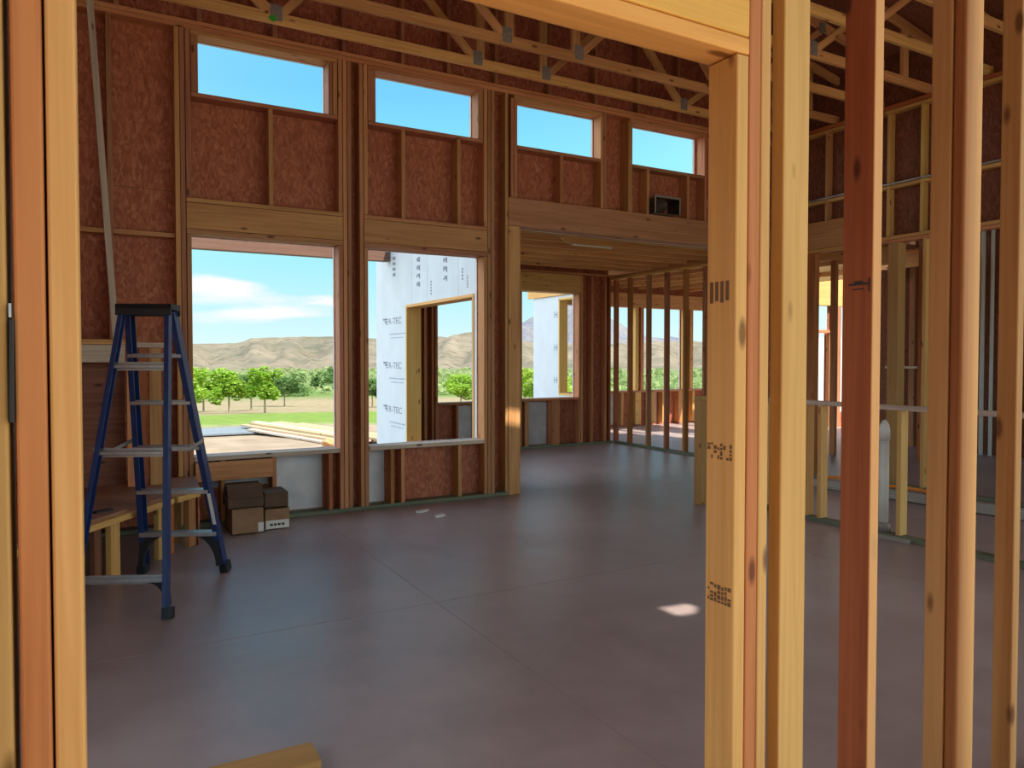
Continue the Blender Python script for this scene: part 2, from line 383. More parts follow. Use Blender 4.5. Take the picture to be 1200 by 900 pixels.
stud(3.755, 3.793, 3.068, 4.076, 'stud on the long beam against the third clerestory opening', WOOD)
stud(4.85, 4.887, 3.068, 4.076, 'stud on the long beam ending the third clerestory opening', WOOD)
stud(4.889, 4.926, 3.068, ZT, 'stud on the long beam beside the narrow strand board strip', WOODB)
stud(5.232, 5.29, 3.068, 4.076, 'stud on the long beam at the start of the fourth clerestory opening', WOOD)
stud(5.50, 5.538, 3.068, 3.569, 'cripple stud touching the metal duct box on the long beam', WOOD, 'cripple_stud')
stud(6.11, 6.148, 3.068, 3.569, 'cripple stud beyond the metal duct box on the long beam', WOOD, 'cripple_stud')
stud(6.385, 6.423, 3.068, ZT, 'stud on the long beam ending the fourth clerestory opening', WOOD)
stud(6.9, 6.938, 3.068, ZT, 'stud on the long beam nearest the kitchen-side wall', WOOD)
T(ab('long_beam', 3.69, 7.6, D0, D1, 2.777, 3.066, GLULAM), 'deep brown laminated beam spanning the nook opening', 'beam')
# below the windows
T(ab('cross_board', .70, 1.32, D0 - .045, D0 - .007, .388, .545, WOOD), 'wide pale board fixed under the sill above the cardboard boxes', 'board')
stud(1.323, 1.361, .038, .552, 'short cripple stud at the end of the wide board above the boxes', WOOD, 'cripple_stud')
stud(1.82, 1.858, .038, .552, 'short red cripple stud at far end of pale foam under mesa-view sill', WOODR, 'cripple_stud')
stud(.90, .938, .038, .552, 'short cripple stud behind the boxes under the mesa-view sill', WOOD, 'cripple_stud')
stud(2.515, 2.553, .038, .552, 'short cripple stud beside the grey foam under foam-wall-view sill', WOOD, 'cripple_stud')
stud(2.41, 2.448, .038, .552, 'short dark cripple stud edging grey foam below the foam-wall-view sill', WOODR, 'cripple_stud')
stud(3.115, 3.153, .038, .552, 'short cripple stud nearest the nook under the foam-wall-view sill', WOOD, 'cripple_stud')

# gable framing above the plates, against the strand board
for i, x in enumerate((-.5, .15, .76, 1.37, 1.98, 2.55, 3.03, 3.56, 4.2, 4.8, 5.4, 6.0, 6.6)):
    T(ab('gable_stud', x, x + .038, D0 + .05, D1, 4.19, min(5.45, roof_z(x) - .05), WOODB), ORD[i] + ' short gable stud above the top plates, counted from the ladder corner', 'stud', 'gable studs')

# ------------------------------------------------------------------ roof trusses
JT = [(-.55, 'v'), (1.33, 'V'), (3.20, 'r'), (3.97, 'l'), (5.80, 'V'), (7.2, 'v')]
def truss(y, label, mat, first=None):
    zb = 4.19
    t = empty('roof_truss', (3.2, y, zb), label, 'truss', 'roof trusses')
    th = .038
    def mem(nm, a, b, w=.089, m=mat, dy=0.0): return member(nm, (a[0], y + dy, a[1]), (b[0], y + dy, b[1]), w, th, (a[1] - b[1], 0, b[0] - a[0]), m, t, .002)
    mem('bottom_chord', (-1.45, zb + .045), (7.75, zb + .045))
    mem('top_chord', (-1.75, roof_z(-1.75) - .075), (RX - .01, roof_z(RX) - .065))
    mem('top_chord', (RX + .01, roof_z(RX) - .065), (8.15, roof_z(8.15) - .075))
    zj = zb + .092
    webs = []
    for x, k in JT:
        tz = lambda xx: roof_z(xx) - .125
        if k == 'V':
            webs += [((x - .05, zj), (x - .85, tz(x - .85))), ((x + .05, zj), (x + .85, tz(x + .85)))]
        elif k == 'r':
            webs += [((x + .03, zj), (x + .03, tz(x))), ((x - .04, zj), (x - 1.02, tz(x - 1.02)))]
        elif k == 'l':
            webs += [((x - .03, zj), (x - .03, tz(x))), ((x + .04, zj), (x + .98, tz(x + .98)))]
        else: webs += [((x, zj), (x, tz(x)))]
    for i, (a, b) in enumerate(webs): mem('web', a, b, .085 if i % 2 else .066)
    for x, k in JT[1:5]:
        for s in (-1, 1):
            p = ab('gusset_plate', x - .05, x + .05, y + s * .0208 - .0015, y + s * .0208 + .0015, zb + .02, zb + .155, STEEL, t, 0, 2)
    for x in (.48, 2.18, 4.95, 6.65):
        for s in (-1, 1):
            ab('gusset_plate', x - .05, x + .05, y + s * .0208 - .0015, y + s * .0208 + .0015, roof_z(x) - .16, roof_z(x) - .05, STEEL, t, 0, 2)
    return t
ty = 6.345
tr = []
for i in range(12):
    lab = ['roof truss nearest the window wall, just inside the top plates', 'roof truss second from the window wall, crossing above the clerestory openings'] + [ORD[k] + ' roof truss counted from the window wall' for k in range(2, 12)]
    tr.append(truss(ty - .575 * i, lab[i], TRUSSW))
def mark(name, x, y, z, par, r=.022):
    bm = bmesh.new(); bmesh.ops.create_uvsphere(bm, u_segments=10, v_segments=6, radius=r)
    for v in bm.verts: v.co = Vector((v.co.x * 1.1, v.co.y * .08, v.co.z * .9 + random.uniform(-.002, .002))) + Vector((x, y, z))
    return finish(name, mesh_from(bm, name), GREEN, par)
m1 = mark('green_paint_mark', 1.42, ty - .575 - .021, 4.235, tr[1], .03); m1['label'] = 'bright green paint dab'
m2 = mark('green_paint_mark', 1.30, ty - .021, 4.225, tr[0], .03); m2['label'] = 'bright green paint dab'

# ------------------------------------------------------------------ metal duct box on the beam
d = empty('duct_box', (5.72, D0 - .06, 3.068), 'small dark metal duct box sitting on the long brown beam', 'duct')
bm = bmesh.new()
for args in ((5.545, 5.548, 3.069, 3.245), (5.895, 5.898, 3.069, 3.245)):
    box_bm(args[1] - args[0], .20, args[3] - args[2], 0, bm, Matrix.Translation(((args[0] + args[1]) / 2, D0 - .0, args[2])))
for z in (3.069, 3.242):
    box_bm(.35, .20, .003, 0, bm, Matrix.Translation((5.7215, D0, z)))
finish('duct_shell', mesh_from(bm, 'duct_shell'), flat('dark_sheet_metal', (.09, .10, .10), .3, .85, 9, .5), d)
bm = bmesh.new()
for x, w, z, h in ((5.7215, .39, 3.246, .022), (5.538, .02, 3.069, .176), (5.905, .02, 3.069, .176)):
    box_bm(w, .004, h, 0, bm, Matrix.Translation((x, D0 - .103, z)))
finish('duct_flange', mesh_from(bm, 'duct_flange'), STEEL, d)
bm = bmesh.new(); bmesh.ops.create_cone(bm, segments=24, radius1=.075, radius2=.075, depth=.16, cap_ends=False)
bm.transform(Matrix.Translation((5.66, D0 + .0, 3.155)) @ Matrix.Rotation(R(90), 4, 'X'))
finish('duct_collar', mesh_from(bm, 'duct_collar'), STEEL, d)

# ------------------------------------------------------------------ breakfast nook beyond the beam
NY = 9.82
NA, NB = (4.32, 4.95), (5.73, 6.785)
nh = [(NA[0], NA[1], .76, 2.455), (NB[0], NB[1], .78, 2.455), (4.65, 4.93, .04, .70), (5.92, 6.27, .04, .72)]
nw = struct(panel('wall_nook', 'x', 3.72, 7.48, 0, 3.07, NY + .142, NY + .154, nh, OSB))
panel('foam_sheathing', 'x', 3.72, 7.48, 0, 3.07, NY + .156, NY + .185, nh[:2], FOAMIN, nw)
NG = 'studs of the nook window wall'
def nst(x0, x1, z0, z1, label, mat=WOODB, name='stud'): return T(ab(name, x0, x1, NY, NY + .14, z0, z1, mat), label, 'stud', NG)
T(ab('bottom_plate', 3.83, 7.48, NY, NY + .14, 0, .038, TREATED), 'treated bottom plate of the nook wall with the mountain view', 'plate')
T(ab('top_plate', 3.83, 7.48, NY, NY + .14, 2.752, 2.79, WOOD), 'top plate of the nook wall with the mountain view', 'plate')
nst(3.98, 4.018, .038, 2.752, 'nook stud glimpsed through the foam wall opening, dark one', WOODR)
nst(4.10, 4.138, .038, 2.752, 'nook stud glimpsed through the foam wall opening, beside the dark one', WOOD)
nst(4.215, 4.253, .038, 2.752, 'nook king stud glimpsed through foam wall opening', WOODR)
nst(4.275, 4.313, .038, 2.45, 'nook trimmer edging the round-bush view', WOODB, 'trimmer_stud')
nst(4.955, 4.993, .038, 2.752, 'nook stud past the round-bush view opening', WOOD)
nst(5.30, 5.338, .038, 2.752, 'nook stud between its two window openings', WOOD)
nst(5.65, 5.688, .038, 2.752, 'nook king stud beside the thick corner post as seen', WOODB, 'king_stud')
nst(5.69, 5.728, .038, 2.45, 'nook trimmer starting the mountain-view opening', WOODB, 'trimmer_stud')
nst(6.79, 6.828, .038, 2.45, 'nook trimmer ending the mountain-view opening', WOOD, 'trimmer_stud')
nst(6.832, 6.87, .038, 2.752, 'nook king stud past the mountain-view opening', WOOD, 'king_stud')
nst(7.04, 7.078, .038, 2.752, 'slim nook stud midway from mountain view to open partition', WOOD)
nst(7.31, 7.348, .038, 2.752, 'slim nook stud close to the open partition', WOOD)
nst(7.395, 7.433, .038, 2.752, 'nook corner stud backing the open partition', WOODR)
nst(5.78, 5.85, .038, .74, 'short cripple under mountain-view sill on the corner-post side', WOOD, 'cripple_stud')
nst(6.28, 6.42, .038, .74, 'wide short cripple beside the foam under mountain-view sill', WOOD, 'cripple_stud')
nst(4.60, 4.638, .038, .72, 'short cripple under the round-bush view opening', WOODR, 'cripple_stud')
T(ab('header', 5.69, 6.828, NY, NY + .14, 2.457, 2.75, TRUSSW), 'header over the mountain-view opening in the nook', 'header', 'nook headers')
T(ab('header', 4.275, 4.953, NY, NY + .14, 2.457, 2.75, TRUSSW), 'header over the round-bush view opening in the nook', 'header', 'nook headers')
T(ab('rough_sill', NB[0], NB[1], NY - .005, NY + .18, .742, .78, WOOD), 'sill board of the mountain-view opening in the nook', 'sill', 'nook sills')
T(ab('rough_sill', NA[0], NA[1], NY - .005, NY + .18, .722, .76, WOODB), 'sill board of the round-bush view opening in the nook', 'sill', 'nook sills')
for i, y in enumerate((7.0, 7.4, 7.8, 8.2, 8.6, 9.0, 9.4)):
    T(ab('ceiling_joist', 3.70, 7.60, y, y + .038, 2.80, 3.07, TRUSSW), ORD[i] + ' ceiling joist of the nook counted inward from the long beam', 'joist', 'nook ceiling joists')
# wiring stubs under the joists
def tube(name, pts, r, mat, parent=None, res=3):
    cu = bpy.data.curves.new(name, 'CURVE'); cu.dimensions = '3D'; cu.bevel_depth = r; cu.bevel_resolution = res; cu.use_fill_caps = True
    sp = cu.splines.new('POLY'); sp.points.add(len(pts) - 1)
    for p, q in zip(sp.points, pts): p.co = (*q, 1)
    tmp = bpy.data.objects.new('tmp', cu); C.objects.link(tmp)
    dg = bpy.context.evaluated_depsgraph_get(); dg.update()
    me = bpy.data.meshes.new_from_object(tmp.evaluated_get(dg)); bpy.data.objects.remove(tmp); bpy.data.curves.remove(cu)
    for p in me.polygons: p.use_smooth = True
    me.materials.clear()
    return finish(name, me, mat, parent)
def smooth(pts, n=6):
    out = []
    P = [pts[0]] + list(pts) + [pts[-1]]
    for i in range(1, len(P) - 2):
        a, b, c, d_ = (Vector(P[i + k]) for k in (-1, 0, 1, 2))
        for s in range(n):
            t = s / n
            out.append(.5 * ((2 * b) + (c - a) * t + (2 * a - 5 * b + 4 * c - d_) * t * t + (3 * b - a - 3 * c + d_) * t ** 3))
    out.append(Vector(pts[-1])); return out
T(tube('cable', smooth([(4.6, 7.02, 2.79), (4.7, 7.1, 2.775), (4.9, 7.3, 2.79), (5.05, 7.42, 2.785)]), .012, WOODY), 'pale cable sagging under the first nook joists', 'cable')
T(tube('conduit', [(5.0, 7.39, 2.785), (5.6, 7.39, 2.785)], .012, PVC), 'short white conduit under the nook joists', 'pipe')
T(tube('conduit', [(4.15, 8.17, 2.785), (4.45, 8.17, 2.785)], .012, PVC), 'shorter white conduit deep under the nook joists', 'pipe')

# nook outer side wall in white foam board, seen through the second tall window
FX = 3.62
OW = (7.25, 9.29, .25, 2.125)
fw_ = struct(panel('wall_nook_outer', 'y', 6.79, 10.5, -.2, 3.07, FX, FX + .028, [OW], FOAM))
panel('strand_board_backing', 'y', 6.79, 10.5, -.2, 3.07, FX + .03, FX + .042, [OW], OSB, fw_)
WN = empty('window_buck', (FX + .1, 8.27, .25), 'bright timber lining of the opening in the white foam wall', 'window frame')
ab('jamb_board', FX - .012, FX + .20, OW[1] - .036, OW[1], OW[2], OW[3], WOODY, WN)
ab('jamb_board', FX - .012, FX + .20, OW[0], OW[0] + .036, OW[2], OW[3], WOODY, WN)
ab('head_board', FX - .012, FX + .20, OW[0] + .038, OW[1] - .038, OW[3] - .038, OW[3], WOODY, WN)
ab('sill_board', FX - .012, FX + .20, OW[0] + .038, OW[1] - .038, OW[2], OW[2] + .038, WOODY, WN)
for i, y in enumerate((6.80, 9.30, 9.70)):
    T(ab('stud', FX + .045, FX + .185, y, y + .038, 0, 3.06, WOODB), 'stud inside the foam-clad nook side wall, ' + ['by the corner post', 'at the far jamb of its opening', 'near its outer end'][i], 'stud', 'nook side wall studs')
# printing on the foam board
def text_mesh(name, s, size, mtx, mat, parent):
    cu = bpy.data.curves.new(name, 'FONT'); cu.body = s; cu.size = size; cu.extrude = .0006; cu.align_x = 'LEFT'
    tmp = bpy.data.objects.new('tmp', cu); C.objects.link(tmp)
    dg = bpy.context.evaluated_depsgraph_get(); dg.update()
    me = bpy.data.meshes.new_from_object(tmp.evaluated_get(dg)); bpy.data.objects.remove(tmp); bpy.data.curves.remove(cu)
    me.materials.clear(); me.transform(mtx)
    return finish(name, me, mat, parent)
def onwall(x, y, z, rot=0):   # text frame on a wall facing -x: reads towards -y
    m = Matrix(((0, 0, -1), (-1, 0, 0), (0, 1, 0))).to_4x4()
    return Matrix.Translation((x, y, z)) @ m @ Matrix.Rotation(rot, 4, 'Z')
def bars(name, rects, x, mat, parent):
    bm = bmesh.new()
    for (y0, y1, z0, z1) in rects:
        box_bm(.0012, abs(y1 - y0), z1 - z0, 0, bm, Matrix.Translation((x - .0008, (y0 + y1) / 2, z0)))
    return finish(name, mesh_from(bm, name), mat, parent)
for z in (.62, 1.24, 1.86):
    text_mesh('printed_lettering', 'R-TEC', .125, onwall(FX - .0012, 9.98, z + .03) @ Matrix.Scale(1.5, 4, (1, 0, 0)), INKB, fw_)
    bars('printed_mark', [(10.20, 10.02, z + .095, z + .12), (10.14, 10.02, z + .06, z + .085), (10.08, 10.02, z + .03, z + .05)], FX, INKB, fw_)
    bars('printed_lines', [(9.95, 9.34, z - .12, z - .10), (9.9, 9.40, z - .17, z - .155)], FX, flat('faint_ink', (.36, .41, .50), .7), fw_)
random.seed(11)
for y, z0, n, hgt in ((8.86, 2.33, 7, .085), (8.02, 2.33, 6, .085), (9.75, 2.55, 4, .06), (7.55, 2.3, 4, .03), (8.45, 2.2, 5, .03), (7.42, 2.2, 6, .02)):
    rects = []
    for k in range(n):
        z = z0 + k * hgt * 1.25; w = .055 if hgt > .05 else .018
        rects += [(y - w, y - w * .4, z, z + hgt * .75), (y - w * .2, y + w * .3, z + hgt * random.uniform(0, .4), z + hgt * .8), (y + w * .5, y + w, z + hgt * .2, z + hgt * random.uniform(.5, .85))]
    bars('vertical_print', rects, FX, INKB, fw_)
bars('sheet_joint', [(9.085, 9.09, 2.13, 3.06), (8.56, 8.565, 2.13, 3.06), (7.66, 7.665, 2.13, 2.6)], FX, flat('joint_grey', (.42, .46, .5), .7), fw_)
# patio beam outside the windows, and its thin roof
pb = T(ab('patio_beam', -4.0, 3.60, 9.88, 10.02, 2.775, 3.06, wood('patio_timber', (.21, .125, .08), (.14, .075, .045))), 'brown patio beam outside, seen just under the tall window heads', 'beam')
# dark bundle left on nook floor
bm = bmesh.new(); bmesh.ops.create_icosphere(bm, subdivisions=4, radius=1)
for v in bm.verts:
    n_ = noise.noise(v.co * 2.3) * .22; v.co *= 1 + n_; v.co = Vector((v.co.x * .26, v.co.y * .17, max(0, v.co.z * .13 + .09)))
T(finish('tool_bag', mesh_from(bm, 'tool_bag'), BLACK, None, Matrix.Translation((4.32, 9.35, .002))), 'low black bag on the nook floor, seen through the foam wall opening', 'bag')

# ------------------------------------------------------------------ open stud partition on the far side of the nook
PX = 7.48
T(ab('bottom_plate', PX, PX + .09, 6.80, 9.815, 0, .038, TREATED), 'green treated plate under the open stud partition of the nook', 'plate')
T(ab('top_plate', PX, PX + .09, 6.80, 9.98, 2.708, 2.745, WOODY), 'lower sunlit top plate over the open stud partition', 'plate', 'partition top plates')
T(ab('top_plate', PX, PX + .09, 6.80, 9.98, 2.747, 2.784, WOOD), 'upper top plate over the open stud partition', 'plate', 'partition top plates')
for i, y in enumerate((9.41, 8.95, 8.53, 8.12, 7.72, 7.32, 6.92)):
    T(ab('stud', PX, PX + .09, y, y + .038, .038, 2.708, WOODB if i % 3 else WOODR), ORD[i] + ' stud of the open nook partition, counted from the nook window wall', 'stud', 'open partition studs')
tt = T(ab('stud', PX, PX + .09, 9.78, 9.816, .038, 2.708, WOODR), 'red end stud of the open partition against the nook window wall', 'stud', 'open partition studs')

# room beyond the partition
RY = 12.0
rw = [(7.9, 9.70, .74, 2.46), (9.95, 11.06, .74, 2.46), (11.32, 12.15, .74, 2.46)]
rwall = struct(panel('wall_beyond', 'x', 7.42, 12.2, 0, 3.11, RY + .142, RY + .154, rw + [(8.6, 9.33, .04, .70), (10.25, 10.42, .04, .70)], OSB))
panel('foam_sheathing', 'x', 7.42, 12.2, 0, 3.11, RY + .156, RY + .185, rw, FOAMIN, rwall)
RG = 'studs of the room beyond the partition'
def rst(x0, x1, z0, z1, label, mat=WOODY, nm='stud'): T(ab(nm, x0, x1, RY, RY + .14, z0, z1, mat), label, 'stud', RG)
T(ab('header', 7.6, 12.15, RY, RY + .14, 2.462, 2.75, TRUSSW), 'long sunlit header over the windows of the room beyond the partition', 'header')
T(ab('rough_sill', 7.6, 12.15, RY - .004, RY + .18, .70, .738, WOODB), 'long sill under the windows of the room beyond the partition', 'sill')
rst(9.72, 9.80, .74, 2.46, 'bright mullion stud between first two windows beyond the partition')
rst(9.86, 9.94, .74, 2.46, 'second mullion stud between first two windows beyond the partition', WOOD)
rst(11.08, 11.16, .74, 2.46, 'bright mullion stud between last two windows beyond the partition')
rst(11.22, 11.31, .74, 2.46, 'second mullion stud between last two windows beyond the partition', WOOD)
for i, x in enumerate((9.35, 9.72, 10.12, 10.45, 10.9, 11.3, 11.75)):
    rst(x, x + (.15 if i in (1, 2, 4) else .06), .038, .70, ORD[i] + ' short cripple under the sill beyond the open partition', WOODY if i % 2 else WOOD, 'cripple_stud')
for i, x in enumerate((8.1, 8.70, 9.285, 9.78, 10.43, 11.05, 11.7)):
    T(ab('ceiling_joist', x, x + .038, 6.80, 11.98, 2.83, 3.11, TRUSSW), ORD[i] + ' ceiling joist of the room beyond the partition, counted from that partition', 'joist', 'joists beyond the partition')
# its outer side wall in foam, seen through the nook window
EX = 7.34
ew = struct(panel('wall_room_outer', 'y', 10.02, 12.15, -.2, 3.07, EX, EX + .028, [(10.3, 11.26, .74, 2.50)], FOAM))
EW = empty('window_buck', (EX + .1, 10.8, .74), 'timber lined opening in the outer foam wall seen through the mountain-view opening', 'window frame')
ab('jamb_board', EX - .01, EX + .17, 11.225, 11.26, .74, 2.50, WOODY, EW)
ab('jamb_board', EX - .01, EX + .17, 10.30, 10.335, .74, 2.50, WOODY, EW)
ab('head_board', EX - .01, EX + .17, 10.337, 11.223, 2.462, 2.50, WOODY, EW)
ab('sill_board', EX - .01, EX + .17, 10.337, 11.223, .74, .778, WOODY, EW)
for z in (.95, 1.55, 2.15):
    text_mesh('printed_lettering', 'H', .17, onwall(EX - .0012, 11.42, z), INKB, ew)
T(ab('stud', EX + .03, EX + .13, 11.30, 11.34, 0, 3.05, WOODB), 'stud behind the outer foam wall beyond the mountain-view opening', 'stud')
T(ab('fascia_board', 7.30, 7.338, 10.02, 12.3, 2.55, 2.80, WOODY), 'pale fascia board above the outer foam wall beyond the nook', 'board')

# ------------------------------------------------------------------ kitchen side: tall wall at x = 7.62
WX = 7.62
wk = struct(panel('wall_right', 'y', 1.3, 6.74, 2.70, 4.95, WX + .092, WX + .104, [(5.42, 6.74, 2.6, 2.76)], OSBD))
WG = 'upper studs of the kitchen side wall'
T(ab('top_plate', WX, WX + .09, 1.3, 6.59, 4.10, 4.137, WOODY), 'bright top plate running along the tall kitchen side wall', 'plate', 'kitchen side wall plates')
T(ab('top_plate', WX, WX + .09, 1.3, 6.59, 4.14, 4.187, WOODR), 'upper top plate under the truss ends on kitchen side wall', 'plate', 'kitchen side wall plates')
T(ab('mid_beam', WX, WX + .09, 5.45, 6.59, 2.735, 3.06, WOOD), 'deep timber beam low on the kitchen side wall, beside long beam end', 'beam')
T(ab('beam_plate', WX - .01, WX + .09, 5.45, 6.59, 2.692, 2.732, WOODY), 'pale plate under the deep timber beam on kitchen side wall', 'plate', 'kitchen side wall plates')
T(ab('mid_plate', WX, WX + .09, 1.3, 5.42, 2.72, 2.757, WOODY), 'upper of two mid-height plates across the kitchen side wall', 'plate', 'kitchen side wall plates')
T(ab('mid_plate', WX, WX + .09, 1.3, 5.42, 2.68, 2.717, WOOD), 'lower of two mid-height plates across the kitchen side wall', 'plate', 'kitchen side wall plates')
for i, (y, z0) in enumerate(((6.28, 3.062), (5.83, 3.062), (5.40, 2.76), (5.04, 2.76), (4.66, 2.76), (4.24, 2.76), (3.83, 2.76), (3.42, 2.76), (3.0, 2.76))):
    T(ab('stud', WX, WX + .09, y, y + .038, z0, 4.10, WOODY if i in (3, 4) else WOOD), ORD[i] + ' upper stud of the kitchen side wall, counted from the window wall', 'stud', WG)
ys = (5.868, 5.438, 5.078, 4.698, 4.278, 3.868, 3.458, 3.038)
ye = (6.28, 5.83, 5.40, 5.04, 4.66, 4.24, 3.83, 3.42)
for i, (a, b) in enumerate(zip(ys, ye)):
    T(ab('fire_block', WX + .0, WX + .089, a, b, 3.275, 3.312, WOODY), ORD[i] + ' pale fire block high on the kitchen side wall, from window wall', 'block', 'kitchen side fire blocks')
T(tube('conduit', [(WX - .013, 6.5, 3.325), (WX - .013, 3.0, 3.325)], .011, ALU), 'shiny metal conduit run along the tall kitchen side wall', 'pipe')
T(ab('post', WX, WX + .09, 6.00, 6.11, 0, 2.69, WOODR), 'dark red post under the deep beam, left of bright window strip', 'post')
for i, y in enumerate((5.38, 4.62, 4.24, 3.83, 3.42, 3.0)):
    T(ab('stud', WX, WX + .09, y, y + .038, .038, 2.68, WOODY if i != 3 else WOOD), ORD[i] + ' lower stud of the kitchen side wall, counted from the deep beam', 'stud', 'lower kitchen side studs')
T(ab('post', WX, WX + .14, 4.93, 5.05, .039, 2.679, WOODL), 'broad olive post under the mid-height plates of the kitchen side wall', 'post')
T(ab('bottom_plate', WX, WX + .09, 1.3, 5.42, 0, .038, TREATED), 'treated plate on the slab under the kitchen side wall', 'plate')
# far rooms behind it
KY = 9.82
kh = [(12.35, 13.0, 1.985, 2.47), (12.35, 12.92, .3, 1.92), (13.33, 14.4, .3, 2.47)]
kw = struct(panel('wall_far', 'x', 12.2, 16.2, 0, 3.40, KY + .10, KY + .112, kh, OSB))
struct(panel('wall_sunlit_standin', 'x', 18.2, 21.6, -.3, 2.05, 15.2, 15.3, [], flat('pale_foam', (.50, .58, .58), .6, nscale=1.5, namp=.05)))  # added outdoor wall, set in the sun to stand in for a bright panel
T(ab('header', 12.2, 16.0, KY, KY + .09, 2.472, 3.15, WOODY), 'wide bright header over the farthest window past the kitchen', 'header')
T(ab('rough_sill', 12.25, 13.05, KY - .045, KY - .002, 1.925, 1.975, WOOD), 'rail under the farthest small sky window past the kitchen', 'sill')
T(ab('stud', 12.94, 13.08, KY, KY + .09, 0, 1.92, WOOD), 'short brown stud beside the pale panel past the kitchen', 'stud', 'far room studs')
T(ab('stud', 13.09, 13.30, KY, KY + .09, 0, 2.47, WOODB), 'wide brown stud between the farthest bright strips past the kitchen', 'stud', 'far room studs')
T(ab('stud', 12.25, 12.34, KY, KY + .09, 0, 2.47, WOODR), 'stud at the edge of the pale panel past the kitchen', 'stud', 'far room studs')
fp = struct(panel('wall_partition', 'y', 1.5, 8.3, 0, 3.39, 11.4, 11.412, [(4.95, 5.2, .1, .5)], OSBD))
for i, (x, y, m) in enumerate(((9.9, 6.02, WOODR), (10.35, 6.02, WOODB), (10.9, 6.02, WOODB), (11.29, 5.5, WOODB), (11.29, 4.6, WOOD), (11.29, 4.1, WOODB), (9.35, 7.0, WOOD), (11.29, 7.02, WOODB), (11.29, 7.32, WOOD), (11.29, 6.4, WOODB))):
    T(ab('stud', x, x + .06, y, y + .09, 0, 3.39, m), ORD[i] + ' brown stud standing in the dim rooms behind the kitchen side wall', 'stud', 'dim room studs')
T(tube('vent_pipe', [(11.25, 5.97, 0.0), (11.25, 5.97, 3.28)], .03, PVC), 'slim pale pipe rising in the dim far room, nearer the wall corner', 'pipe', 'dim room pipes')
T(tube('vent_pipe', [(11.25, 5.84, 0.0), (11.25, 5.84, 3.28)], .025, PVC), 'slimmer pale pipe rising in the dim far room, next to its twin', 'pipe', 'dim room pipes')
T(ab('ledge_board', 11.2, 11.285, 6.85, 7.45, 1.245, 1.285, WOODW), 'short pale ledge board across the dim room studs', 'board')
T(ab('partition_rail', 9.85, 11.18, 6.13, 6.20, 3.30, 3.385, WOOD), 'head plate over the dim room studs behind the kitchen', 'plate')

# ------------------------------------------------------------------ low kitchen wall
QX = 5.40
T(ab('cap_plate', QX, QX + .09, 1.9, 5.34, 1.010, 1.048, WOODW), 'pale cap plate along the top of the low kitchen wall', 'plate', 'low wall caps')
T(ab('cap_plate', 5.05, QX - .002, 5.25, 5.34, 1.010, 1.048, WOODL), 'short pale cap plate on the return of the low kitchen wall', 'plate', 'low wall caps')
LG = 'studs of the low kitchen wall'
for y, l in ((4.17, 'short pale stud of the low kitchen wall, showing left of the white pipe'), (4.31, 'short stud of the low kitchen wall mostly hidden behind a near stud'), (3.45, 'short pale stud of the low kitchen wall just past the white pipe'), (2.7, 'short stud of the low kitchen wall nearest the doorway wall'), (4.8, 'short stud of the low kitchen wall near its return')):
    T(ab('stud', QX, QX + .09, y, y + .038, .040, 1.009, WOODY), l, 'stud', LG)
T(ab('stud', 5.05, 5.13, 5.25, 5.34, .0, 1.009, WOODL), 'short pale end stud on the return of the low kitchen wall, by the near jamb', 'stud', LG)
T(ab('bottom_plate', QX, QX + .09, 1.9, 5.34, 0, .038, TREATED), 'treated plate under the low kitchen wall, around the white pipe base', 'plate')
pp = empty('drain_pipe', (QX + .04, 3.615, 0), 'upright white capped drain pipe standing in the low kitchen wall', 'pipe')
def lathe(name, prof, mat, parent, mtx, seg=24):
    bm = bmesh.new(); rings = []
    for r, z in prof:
        rings.append([bm.verts.new((r * math.cos(2 * math.pi * k / seg), r * math.sin(2 * math.pi * k / seg), z)) for k in range(seg)])
    for a, b in zip(rings, rings[1:]):
        for k in range(seg): bm.faces.new((a[k], a[(k + 1) % seg], b[(k + 1) % seg], b[k]))
    if prof[0][0] > 1e-4: bm.faces.new(rings[0][::-1])
    if prof[-1][0] > 1e-4: bm.faces.new(rings[-1])
    for f in bm.faces: f.smooth = True
    return finish(name, mesh_from(bm, name), mat, parent, mtx)
M0 = Matrix.Translation((QX + .04, 3.615, 0.04))
lathe('pipe_barrel', [(.036, 0), (.036, .72)], PVC, pp, M0)
lathe('pipe_cap', [(.041, .725), (.041, .80), (.040, .81), (.033, .85), (.018, .88), (.004, .89)], PVC, pp, M0)
lathe('base_collar', [(.05, .0), (.05, .06), (.038, .075)], STEEL, pp, Matrix.Translation((QX + .04, 3.615, .0395)))
T(ab('footing_curb', QX - .05, QX - .003, 3.36, 3.75, 0, .03, GREYW), 'grey scrap strip on the slab at the foot of the white pipe', 'board')
pl = T(member('plank', (6.86, 5.60, .055), (7.06, 3.0, .055), .10, .09, (1, 0, 0), GREYW), 'grey weathered plank lying on slab behind the low kitchen wall', 'board')
T(tube('extension_cord', smooth([(6.80, 5.3, .125), (6.93, 5.15, .128), (6.96, 4.95, .13), (6.88, 4.72, .128), (6.95, 4.5, .13), (6.98, 4.25, .128), (6.94, 4.1, .128)]), .016, ORANGE), 'orange extension cord lying along the grey plank', 'cord')

